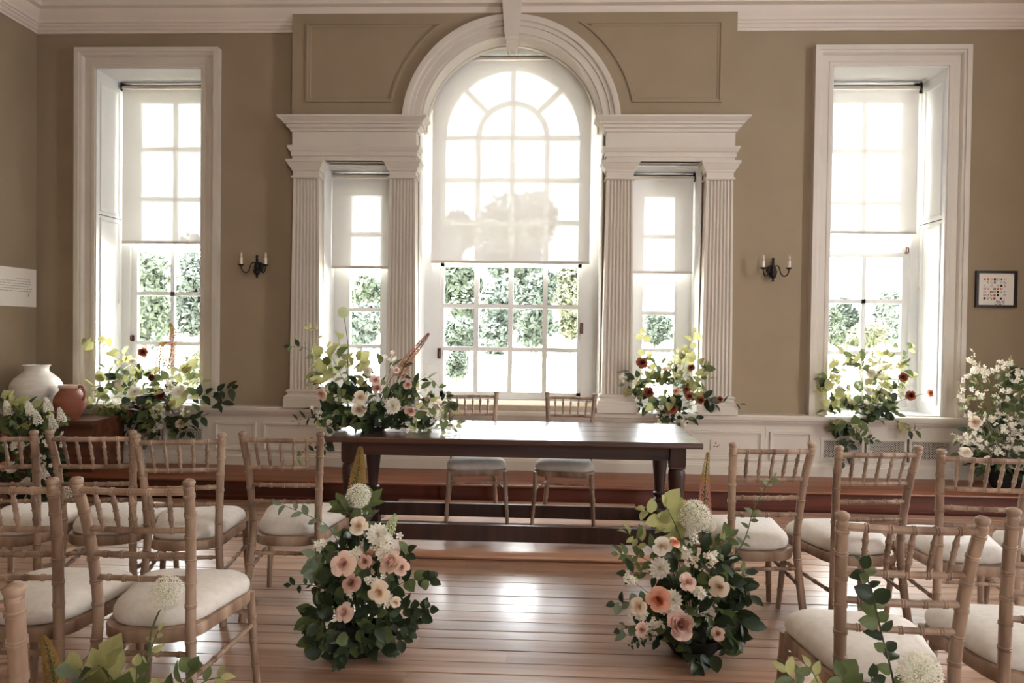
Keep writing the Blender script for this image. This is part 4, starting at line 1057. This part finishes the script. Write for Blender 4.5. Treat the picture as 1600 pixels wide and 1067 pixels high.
# on the table
p = at(583, 672, -1.78)
A = Arr('table_flowers', 'large bushy flower arrangement on the left end of the dark table', (p.x, -1.78, .739), -1.78, 11)
A.bowl(.12, .08); A.heart = A.base+Vector((0, 0, .08)); A.core(580, 630, 85, 50, .16)
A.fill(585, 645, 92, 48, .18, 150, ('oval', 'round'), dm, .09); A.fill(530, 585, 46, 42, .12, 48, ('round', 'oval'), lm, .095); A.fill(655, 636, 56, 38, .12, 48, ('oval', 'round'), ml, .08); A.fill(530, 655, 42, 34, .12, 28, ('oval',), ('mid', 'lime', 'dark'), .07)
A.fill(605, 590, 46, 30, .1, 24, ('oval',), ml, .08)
A.spray([(540, 620), (510, 575), (480, 545), (452, 541)], 'oval', ('mid', 'dark'), .05, 9); A.spray([(545, 610), (520, 560), (500, 520), (484, 513)], 'oval', 'lime', .055, 8)
A.spray([(548, 600), (535, 555), (528, 525)], 'round', 'lime', .055, 6); A.spray([(530, 640), (505, 605), (486, 590)], 'oval', 'dark', .045, 6)
A.spray([(620, 650), (670, 625), (700, 640), (716, 662)], 'oval', ml, .06, 9, blossoms=8); A.spray([(630, 620), (665, 590), (690, 610), (705, 632)], 'oval', ('mid', 'dark'), .065, 8); A.spray([(640, 670), (690, 670), (716, 668)], 'oval', lm, .05, 7, dY=-.1, blossoms=9)
A.spray([(545, 675), (515, 680), (508, 702)], 'oval', 'dark', .07, 9, dY=-.06); A.spray([(535, 680), (490, 690), (462, 722)], 'oval', ('dark', 'mid'), .055, 7, dY=.14); A.spray([(520, 655), (490, 652), (462, 657)], 'lance', 'dark', .06, 8)
for a in ((563, 621, 'cream', .052), (561, 640, 'cream', .056), (502, 616, 'blush', .052), (586, 594, 'blush', .044), (589, 606, 'mauve', .04), (637, 601, 'mauve', .034), (641, 642, 'mauve', .045), (619, 578, 'blush', .026), (668, 622, 'blush', .025)): A.bloom(a[0], a[1], 'rose', a[2], a[3], -.13)
A.bloom(614, 634, 'dahlia', 'white', .058, -.15); A.bloom(575, 580, 'dahlia', 'white', .036)
A.bloom(536.5, 488, 'allium', 'green', .036, 0, (0, -.3, 1), False); A.stem([A.heart, at(546, 600, -1.78), at(544, 540, -1.78), at(537, 492, -1.78)], .004)
A.foxtail([(622, 592), (637, 562), (655, 540), (670, 521)], .034, 'rose', 'rust', -.02)
for c in ((500, 645, 10, 8), (515, 662, 8, 6), (592, 660, 7, 9), (640, 664, 16, 14), (604, 688, 8, 9), (680, 652, 16, 14), (700, 672, 14, 10), (665, 585, 10, 7), (550, 570, 12, 9), (612, 560, 14, 9), (530, 622, 10, 6), (655, 612, 14, 9)): A.cluster(*c[:3], c[3], .014, 'white', -.13 if c[1] > 600 else 0)

# left window ledge
p = at(240, 640, -.02)
A = Arr('window_flowers', 'leafy arrangement with burgundy flowers on the ledge of the left window', (p.x, -.02, .698), -.10, 12)
A.bowl(.11, .07); A.heart = A.base+Vector((0, 0, .07)); A.core(240, 615, 60, 36, .14)
A.fill(222, 616, 64, 44, .16, 105, ('oval', 'round'), ml, .09); A.fill(278, 608, 46, 38, .14, 40, ('round', 'oval'), lm, .10); A.fill(245, 645, 52, 26, .1, 40, ('oval', 'round'), ('dark', 'mid', 'dark', 'lime'), .095, -.08); A.fill(180, 618, 42, 36, .12, 36, ('round', 'oval'), lm, .10)
A.fill(248, 662, 48, 26, .05, 44, ('oval',), ('mid', 'dark', 'lime'), .09, -.12)
A.spray([(225, 600), (200, 560), (165, 538), (136, 534)], 'round', 'lime', .085, 10); A.spray([(215, 610), (190, 575), (160, 575)], 'lance', ('grey', 'mid'), .09, 6); A.spray([(225, 600), (205, 572), (175, 556)], 'round', 'lime', .08, 6)
A.spray([(275, 635), (310, 620), (340, 612), (362, 606)], 'oval', 'dark', .105, 10, dY=-.1); A.spray([(270, 640), (295, 655), (318, 650)], 'oval', 'dark', .11, 6, dY=-.14); A.spray([(265, 645), (280, 668), (292, 676)], 'oval', 'dark', .11, 4, dY=-.14); A.spray([(325, 616), (345, 628), (346, 634)], 'oval', 'dark', .10, 4, dY=(-.08, -.12))
A.spray([(200, 640), (165, 640), (140, 630)], 'oval', ('lime', 'mid', 'dark'), .085, 8, dY=-.1); A.spray([(215, 645), (200, 660), (198, 680)], 'round', 'dark', .06, 7, dY=-.14); A.spray([(235, 655), (222, 690), (212, 702)], 'oval', ml, .07, 6, dY=-.14)
for a in ((223, 550, 'rust', .05), (208, 637, 'burgundy', .065), (249, 616, 'burgundy', .06), (236, 590, 'burgundy', .038), (265, 631, 'burgundy', .05), (217, 624, 'burgundy', .035), (282, 662, 'blush', .05)): A.bloom(a[0], a[1], 'rose', a[2], a[3], -.14)
for a in ((211, 612, .072), (207, 565, .04), (279, 612, .07), (185, 598, .045)): A.bloom(a[0], a[1], 'dahlia', 'white', a[2], -.12)
A.foxtail([(249, 590), (250, 560), (252, 540), (261, 535)], .04, 'rose', 'straw', 0); A.foxtail([(262, 578), (268, 545), (271, 520), (266, 506)], .045, 'rose', 'straw', .02)
for c in ((249, 645, 12, 12), (246, 668, 10, 11), (230, 690, 8, 8), (262, 600, 12, 8), (190, 630, 12, 8), (236, 575, 10, 7), (285, 640, 8, 6)): A.cluster(*c[:3], c[3]*2, .017, 'white', -.14)

# ledge between the right columns
p = at(1047, 655, -.05)
A = Arr('ledge_flowers', 'rust rose arrangement in a dark vase on the ledge between the right columns', (p.x, -.05, .695), -.14, 13)
MB().lathe([(0, 0), (.05, 0), (.03, .02), (.028, .03), (.07, .06), (.10, .09), (.105, .10), (.09, .10), (0, .06)], 20).build('vase', 'dark', A.t, True, 50)
A.heart = A.base+Vector((0, 0, .08)); A.core(1040, 605, 44, 40, .14)
A.fill(1035, 606, 50, 46, .14, 105, ('oval', 'round'), ('mid', 'lime', 'dark', 'mid'), .09); A.fill(1080, 588, 30, 30, .1, 34, ('round',), lm, .085); A.fill(1055, 645, 30, 16, .08, 26, ('oval',), dm, .075, -.05); A.fill(995, 600, 22, 26, .08, 22, ('oval', 'round'), ml, .065)
A.spray([(1025, 600), (1010, 560), (1004, 522)], 'round', 'lime', .075, 7); A.spray([(1060, 600), (1072, 560), (1084, 520)], 'round', 'lime', .075, 8); A.spray([(1050, 590), (1055, 560), (1068, 544)], 'round', 'lime', .07, 6)
A.spray([(1020, 615), (995, 595), (970, 583)], 'oval', ('lime', 'mid'), .05, 8, blossoms=8, bsize=.016); A.spray([(1020, 630), (995, 635), (985, 612)], 'oval', ('mid', 'dark'), .06, 7)
A.spray([(1070, 630), (1100, 622), (1116, 632)], 'oval', 'dark', .10, 6, dY=-.06); A.spray([(1075, 635), (1110, 628), (1156, 631)], 'lance', 'dark', .06, 6, dY=-.06); A.spray([(1060, 640), (1075, 655), (1090, 654)], 'oval', 'dark', .08, 5, dY=-.06); A.spray([(1070, 620), (1095, 590), (1103, 572)], 'round', lm, .07, 7)
for a in ((1003, 567, .062), (1014, 613, .058), (1049, 637, .066), (1080, 574, .038), (1072, 608, .036), (1077, 619, .045), (1095, 625, .042), (1125, 624, .034), (1029, 592, .04)): A.bloom(a[0], a[1], 'rose', 'rust', a[2], -.12)
for a in ((1056, 611, 'peach', .04), (1040, 577, 'blush', .034)): A.bloom(a[0], a[1], 'rose', a[2], a[3], -.1)
for c in ((1045, 575, 18, 14), (1025, 640, 12, 10), (1066, 658, 10, 12), (1030, 660, 8, 8), (975, 590, 8, 7), (1055, 560, 14, 9), (1060, 590, 14, 8)): A.cluster(*c[:3], int(c[3]*1.8), .016, 'white', -.1)

# right window ledge
p = at(1362, 645, -.02)
A = Arr('window_flowers', 'airy lime green arrangement with white roses on the ledge of the right window', (p.x, -.02, .698), -.10, 14)
A.bowl(.11, .07); A.heart = A.base+Vector((0, 0, .07)); A.core(1355, 605, 60, 44, .14)
A.fill(1345, 594, 66, 52, .16, 115, ('oval', 'round'), ('lime', 'lime', 'mid'), .085); A.fill(1372, 636, 30, 20, .12, 44, ('oval', 'round'), ('dark', 'dark', 'mid'), .075, -.05); A.fill(1390, 582, 42, 42, .12, 34, ('oval', 'round'), lm, .075); A.fill(1325, 655, 34, 26, .06, 36, ('oval', 'round'), ('mid', 'dark', 'lime'), .085, -.08)
A.spray([(1335, 620), (1305, 598), (1282, 592)], 'oval', ('mid', 'dark', 'lime'), .085, 9, dY=-.05); A.spray([(1330, 625), (1300, 612), (1280, 612)], 'oval', ('mid', 'lime'), .075, 6); A.spray([(1335, 630), (1305, 625), (1288, 645)], 'round', lm, .07, 8, dY=-.06)
A.spray([(1390, 590), (1410, 560), (1424, 543)], 'round', ('lime', 'mid'), .06, 7); A.spray([(1370, 590), (1372, 556), (1385, 535)], 'oval', 'lime', .05, 7, blossoms=5)
A.spray([(1330, 645), (1312, 670), (1326, 695), (1318, 722)], 'oval', 'dark', .075, 16, dY=-.14); A.spray([(1325, 680), (1345, 682), (1366, 688)], 'oval', ('dark', 'mid'), .07, 9, dY=(-.12, -.16)); A.spray([(1335, 650), (1320, 665), (1300, 672)], 'oval', 'dark', .07, 7, dY=-.14)
A.spray([(1385, 640), (1405, 655), (1418, 672), (1432, 672)], 'oval', ('mid', 'dark', 'lime'), .07, 10, dY=-.14)
for a in ((1361, 583, 'white', .058), (1357, 610, 'white', .064), (1411, 589, 'rust', .048), (1423, 618, 'rust', .05)): A.bloom(a[0], a[1], 'rose', a[2], a[3], -.14)
A.bloom(1454, 614, 'rose', 'peach', .046, -.1, (.4, -1, .2), False); A.stem([A.heart, at(1400, 628, -.2), at(1430, 618, -.2), at(1450, 615, -.2)], .003)
A.foxtail([(1363, 575), (1364, 548), (1366, 520)], .032, 'white', 'green', 0)
for c in ((1340, 575, 20, 14), (1385, 570, 18, 12), (1400, 610, 14, 9), (1355, 640, 10, 8), (1320, 610, 16, 9), (1355, 715, 8, 7), (1375, 600, 16, 8)): A.cluster(*c[:3], c[3]*2, .017, 'white', -.12)

# floor, left of the aisle
p = atz(560, 1016, 0)
A = Arr('floor_flowers', 'tall floor arrangement of blush roses left of the aisle with a golden foxtail spike', (p.x, p.y, 0.0), p.y, 15)
YL = p.y
A.bowl(.14, .09); A.heart = A.base+Vector((0, 0, .1)); A.core(560, 920, 66, 90, .16)
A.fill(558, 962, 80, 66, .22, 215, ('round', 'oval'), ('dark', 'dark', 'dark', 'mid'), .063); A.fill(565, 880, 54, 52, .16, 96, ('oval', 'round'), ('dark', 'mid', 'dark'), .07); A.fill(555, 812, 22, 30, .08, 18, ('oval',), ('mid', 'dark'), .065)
A.spray([(558, 850), (545, 800), (540, 790)], 'oval', 'mid', .09, 6); A.spray([(560, 850), (572, 800), (580, 785)], 'oval', 'mid', .08, 5)
A.spray([(600, 900), (625, 880), (638, 862)], 'round', ('mid', 'dark'), .055, 9, dY=-.06); A.spray([(600, 930), (640, 905), (672, 908)], 'round', ('dark', 'mid'), .055, 11, dY=-.06); A.spray([(600, 950), (640, 950), (672, 952)], 'round', 'dark', .045, 11, dY=-.12); A.spray([(605, 970), (640, 975), (662, 958)], 'round', 'dark', .05, 8, dY=-.12)
A.spray([(545, 880), (515, 825), (480, 805), (440, 788)], 'oval', 'grey', .05, 9, dY=-.02); A.spray([(520, 870), (505, 860), (488, 872)], 'oval', 'grey', .06, 7, dY=-.05); A.spray([(530, 900), (505, 880), (492, 895)], 'round', ('grey', 'mid'), .075, 8, dY=-.08)
A.spray([(520, 930), (495, 915), (455, 914)], 'oval', 'dark', .04, 8, dY=-.05); A.spray([(525, 960), (495, 950), (480, 975)], 'oval', ('dark', 'mid'), .07, 9, dY=-.1); A.spray([(525, 985), (500, 990), (485, 1008)], 'round', 'mid', .07, 7, dY=-.14); A.spray([(545, 1000), (530, 1020), (528, 1034)], 'oval', 'dark', .07, 7, dY=-.2)
A.spray([(600, 985), (625, 1000), (640, 985)], 'round', 'dark', .055, 8, dY=-.14)
for a in ((536, 881, 'blush', .062), (610, 878, 'blush', .064), (549, 911, 'mauve', .046), (592, 925, 'cream', .054), (538, 957, 'blush', .048), (560, 821, 'cream', .046), (570, 877, 'mauve', .034), (618, 941, 'cream', .028), (627, 886, 'blush', .04)): A.bloom(a[0], a[1], 'rose', a[2], a[3], -.235)
A.bloom(590, 835, 'dahlia', 'white', .05, -.12); A.bloom(560, 775, 'allium', 'white', .052, -.03, (0, -.3, 1), False)
A.stem([A.heart, at(562, 860, YL), at(561, 785, YL-.03)], .004)
A.foxtail([(557, 775), (559, 745), (562, 720), (563, 699)], .036, 'straw', 'straw', .05)
A.bloom(607, 832, 'snapdragon', 'green', .06, -.08, (.4, -.2, 1)); 
for c in ((605, 850, 12, 9), (553, 868, 10, 7), (595, 862, 10, 9), (600, 940, 10, 7), (548, 925, 8, 5), (585, 905, 10, 6), (500, 850, 6, 5)): A.cluster(*c[:3], c[3]*2, .014, 'white', -.2)

# floor, right of the aisle
p = atz(1082, 1018, 0)
A = Arr('floor_flowers', 'tall floor arrangement right of the aisle with a peach peony and pink foxtail spike', (p.x, p.y, 0.0), p.y, 16)
YR = p.y
A.bowl(.14, .09); A.heart = A.base+Vector((0, 0, .1)); A.core(1080, 920, 66, 90, .16)
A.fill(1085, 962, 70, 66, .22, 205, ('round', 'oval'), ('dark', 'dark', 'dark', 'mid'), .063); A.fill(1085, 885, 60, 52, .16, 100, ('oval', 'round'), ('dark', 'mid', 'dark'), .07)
A.spray([(1070, 860), (1055, 820), (1040, 790)], 'round', 'lime', .085, 6, dY=-.06); A.spray([(1060, 860), (1035, 815), (1008, 797)], 'round', 'lime', .065, 7, dY=-.06); A.spray([(1080, 850), (1072, 820), (1064, 795)], 'round', 'lime', .075, 5)
A.spray([(1050, 880), (1010, 850), (980, 833)], 'oval', ('lime', 'mid'), .06, 10, dY=-.06); A.spray([(1050, 900), (1005, 872), (966, 866)], 'oval', 'mid', .055, 12, dY=-.08); A.spray([(1045, 910), (1010, 895), (980, 895)], 'oval', ('mid', 'dark'), .065, 9, dY=-.1)
A.spray([(1040, 945), (1000, 940), (960, 943)], 'round', ('grey', 'dark'), .05, 9, dY=-.12); A.spray([(1045, 970), (1000, 975), (968, 985)], 'round', ('grey', 'dark'), .05, 7, dY=-.16); A.spray([(1050, 985), (1010, 998), (984, 1008)], 'oval', 'dark', .025, 14, dY=-.2)
A.spray([(1120, 900), (1160, 850), (1180, 790), (1208, 745)], 'oval', ('mid', 'green') if False else ('mid', 'grey'), .035, 16, dY=(-.02, .02), rad=.003); A.spray([(1105, 860), (1125, 850), (1140, 838)], 'oval', ('mid', 'lime'), .06, 7)
A.spray([(1115, 930), (1150, 915), (1172, 930)], 'oval', 'dark', .095, 8, dY=-.06); A.spray([(1115, 950), (1145, 955), (1158, 975)], 'oval', 'dark', .10, 7, dY=-.1); A.spray([(1110, 975), (1140, 985), (1146, 1002)], 'oval', 'dark', .09, 6, dY=-.14); A.spray([(1120, 900), (1155, 890), (1172, 905)], 'oval', ('dark', 'mid'), .08, 6)
A.spray([(1080, 1000), (1085, 1020), (1086, 1036)], 'oval', 'dark', .08, 7, dY=-.2)
for a in ((1035, 854, 'white', .048), (1055, 847, 'peach', .03), (1123, 917, 'cream', .05), (1029, 937, 'peach', .062), (1065, 976, 'mauve', .072), (1075, 909, 'blush', .044), (997, 947, 'cream', .042), (1003, 984, 'blush', .036), (1122, 990, 'blush', .034)): A.bloom(a[0], a[1], 'rose', a[2], a[3], -.235)
A.bloom(1031, 888, 'dahlia', 'white', .05, -.14); A.bloom(1051, 937, 'dahlia', 'white', .045, -.2)
A.bloom(1085, 806, 'allium', 'white', .068, -.04, (0, -.3, 1), False); A.stem([A.heart, at(1084, 880, YR), at(1085, 820, YR-.04)], .004); A.bloom(1107, 821, 'allium', 'white', .032, -.02, (0, -.3, 1), False); A.stem([A.heart, at(1100, 880, YR), at(1106, 828, YR-.02)], .003)
A.bloom(1080, 846, 'snapdragon', 'white', .07, -.06, (0, -.1, 1))
A.foxtail([(1100, 838), (1101, 795), (1102, 750), (1106, 707)], .032, 'rose', 'straw', .06, n=380)
for c in ((1045, 950, 10, 9), (1075, 870, 10, 8), (1110, 870, 10, 6), (1000, 960, 10, 8), (1020, 975, 12, 9), (985, 905, 8, 6), (1095, 925, 8, 5)): A.cluster(*c[:3], c[3]*2, .014, 'white', -.2)

# left corner, in front of the chest
A = Arr('corner_flowers', 'white snapdragon arrangement on the floor before the old pine chest', (at(45, 700, -.93).x, -.93, 0), -.93, 17)
A.bowl(.16, .12); A.heart = A.base+Vector((0, 0, .15)); A.core(45, 700, 60, 60, .18)
A.fill(45, 705, 62, 62, .2, 150, ('oval', 'round'), ('dark', 'dark', 'mid', 'dark'), .085); A.fill(35, 650, 42, 26, .14, 46, ('lobed', 'round'), ('lime', 'mid', 'mid'), .10); A.fill(60, 770, 55, 30, .12, 40, ('oval',), ('dark', 'mid'), .08)
A.spray([(40, 670), (25, 640), (18, 628)], 'lobed', 'lime', .12, 6); A.spray([(60, 680), (90, 660), (102, 650)], 'oval', 'mid', .06, 8); A.spray([(15, 690), (8, 668), (2, 662)], 'oval', 'brown', .11, 4)
for a in ((48, 646), (76, 640), (97, 656), (84, 668), (14, 645), (108, 775), (70, 745), (60, 660)): A.bloom(a[0], a[1], 'snapdragon', 'white', .075, -.14, (.1, -.5, 1))
for a in ((28, 697, .06), (18, 730, .05), (40, 755, .055)): A.bloom(a[0], a[1], 'dahlia', 'white', a[2], -.2)
for c in ((65, 720, 14, 10), (30, 765, 14, 10), (90, 690, 14, 9), (10, 700, 14, 8), (55, 690, 14, 9)): A.cluster(*c[:3], c[3], .02, 'white', -.18)
A.bloom(5, 728, 'rose', 'peach', .05, -.2)

# right edge, on the step
A = Arr('blossom_spray', 'tall airy mass of white blossom sprays on the step at the right edge', (at(1572, 700, -.42).x, -.42, .164), -.42, 18)
A.bowl(.15, .14); A.heart = A.base+Vector((0, 0, .15)); A.core(1560, 660, 60, 90, .18)
A.fill(1565, 700, 62, 52, .2, 110, ('oval', 'round'), ('dark', 'dark', 'mid'), .085); A.fill(1545, 620, 42, 46, .14, 52, ('oval', 'lance', 'round'), ('lime', 'mid', 'mid'), .07); A.fill(1580, 610, 26, 36, .12, 36, ('oval', 'round'), ('dark', 'dark', 'mid'), .085)
for q in ([(1560, 690), (1525, 620), (1518, 560)], [(1565, 690), (1550, 620), (1530, 575)], [(1570, 690), (1572, 620), (1578, 566)], [(1560, 700), (1515, 660), (1503, 610)], [(1580, 690), (1595, 620), (1604, 585)], [(1555, 700), (1510, 690), (1494, 682)], [(1575, 700), (1590, 660), (1600, 640)], [(1570, 690), (1560, 630), (1556, 576)]):
    A.spray(q, 'lance', ('mid', 'lime', 'mid'), .07, 9, blossoms=10, bsize=.021, dY=-.1)
for c in ((235, 120), (160, 310), (140, 470), (270, 230), (440, 230), (560, 170), (360, 250), (650, 330), (540, 455), (310, 470), (220, 640), (540, 640), (390, 700), (590, 740), (540, 780), (590, 840), (320, 900), (540, 950), (640, 960), (450, 970), (660, 260), (690, 800), (200, 870), (250, 820)):
    A.cluster(1480+c[0]/5.925, 540+c[1]/5.925, 9, 7, .021, 'white', -.18)
for a in ((1524, 660, 'cream', .062), (1509, 706, 'white', .06), (1543, 720, 'cream', .05)): A.bloom(a[0], a[1], 'rose', a[2], a[3], -.2)

# nearest the viewer, left
A = Arr('aisle_end_flowers', 'foreground flowers at bottom left with one tall white allium', (at(190, 1200, -4.38).x, -4.38, 0), -4.38, 19)
A.bowl(.12, .1); A.heart = A.base+Vector((0, 0, .12)); A.core(190, 1130, 90, 60, .14)
A.fill(190, 1150, 95, 70, .16, 90, ('round', 'lobed', 'oval'), ('mid', 'dark', 'lime'), .075)
A.spray([(200, 1120), (180, 1070), (160, 1042)], 'lobed', ('mid', 'lime'), .09, 6); A.spray([(190, 1120), (140, 1070), (125, 1044)], 'lobed', ('lime', 'grey'), .075, 5); A.spray([(230, 1130), (280, 1075), (298, 1046)], 'round', ('grey', 'mid'), .06, 7); A.spray([(240, 1130), (310, 1070), (345, 1058)], 'oval', ('mid', 'lime'), .05, 7); A.spray([(210, 1130), (212, 1080), (214, 1040)], 'round', ('mid', 'lime'), .05, 6)
A.bloom(260, 926, 'allium', 'white', .046, 0, (0, -.2, 1), False); A.stem([A.heart, at(226, 1067, -4.38), at(236, 990, -4.38), at(252, 948, -4.38)], .0045)
A.spray([(228, 1050), (238, 1010), (248, 985)], 'oval', 'lime', .035, 4); 
A.foxtail([(88, 1110), (84, 1060), (76, 1020), (67, 996)], .027, 'straw', 'straw', 0)
# nearest the viewer, right
A = Arr('aisle_end_flowers', 'foreground flowers at bottom right with an allium and a climbing leafy vine', (at(1400, 1250, -4.62).x, -4.62, 0), -4.62, 20)
A.bowl(.12, .1); A.heart = A.base+Vector((0, 0, .12)); A.core(1390, 1180, 90, 60, .14)
A.fill(1390, 1190, 110, 70, .14, 80, ('round', 'oval'), ('mid', 'dark', 'lime'), .065)
A.spray([(1402, 1160), (1396, 1067), (1376, 985), (1364, 930), (1346, 882)], 'round', ('dark', 'mid', 'dark'), .042, 22, dY=(0, .10), rad=.003, m=brown_m)
A.spray([(1340, 1150), (1270, 1090), (1228, 1050)], 'oval', ('mid', 'lime'), .05, 8); A.spray([(1345, 1150), (1290, 1085), (1266, 1042)], 'oval', ('mid', 'lime'), .045, 7); A.spray([(1360, 1150), (1330, 1090), (1316, 1056)], 'round', 'mid', .05, 6); A.spray([(1370, 1150), (1362, 1100), (1362, 1058)], 'round', ('mid', 'dark'), .045, 6)
A.bloom(1437, 1052, 'allium', 'white', .048, 0, (0, -.2, 1), False); A.stem([A.heart, at(1425, 1140, -4.62), at(1436, 1075, -4.62)], .0045)
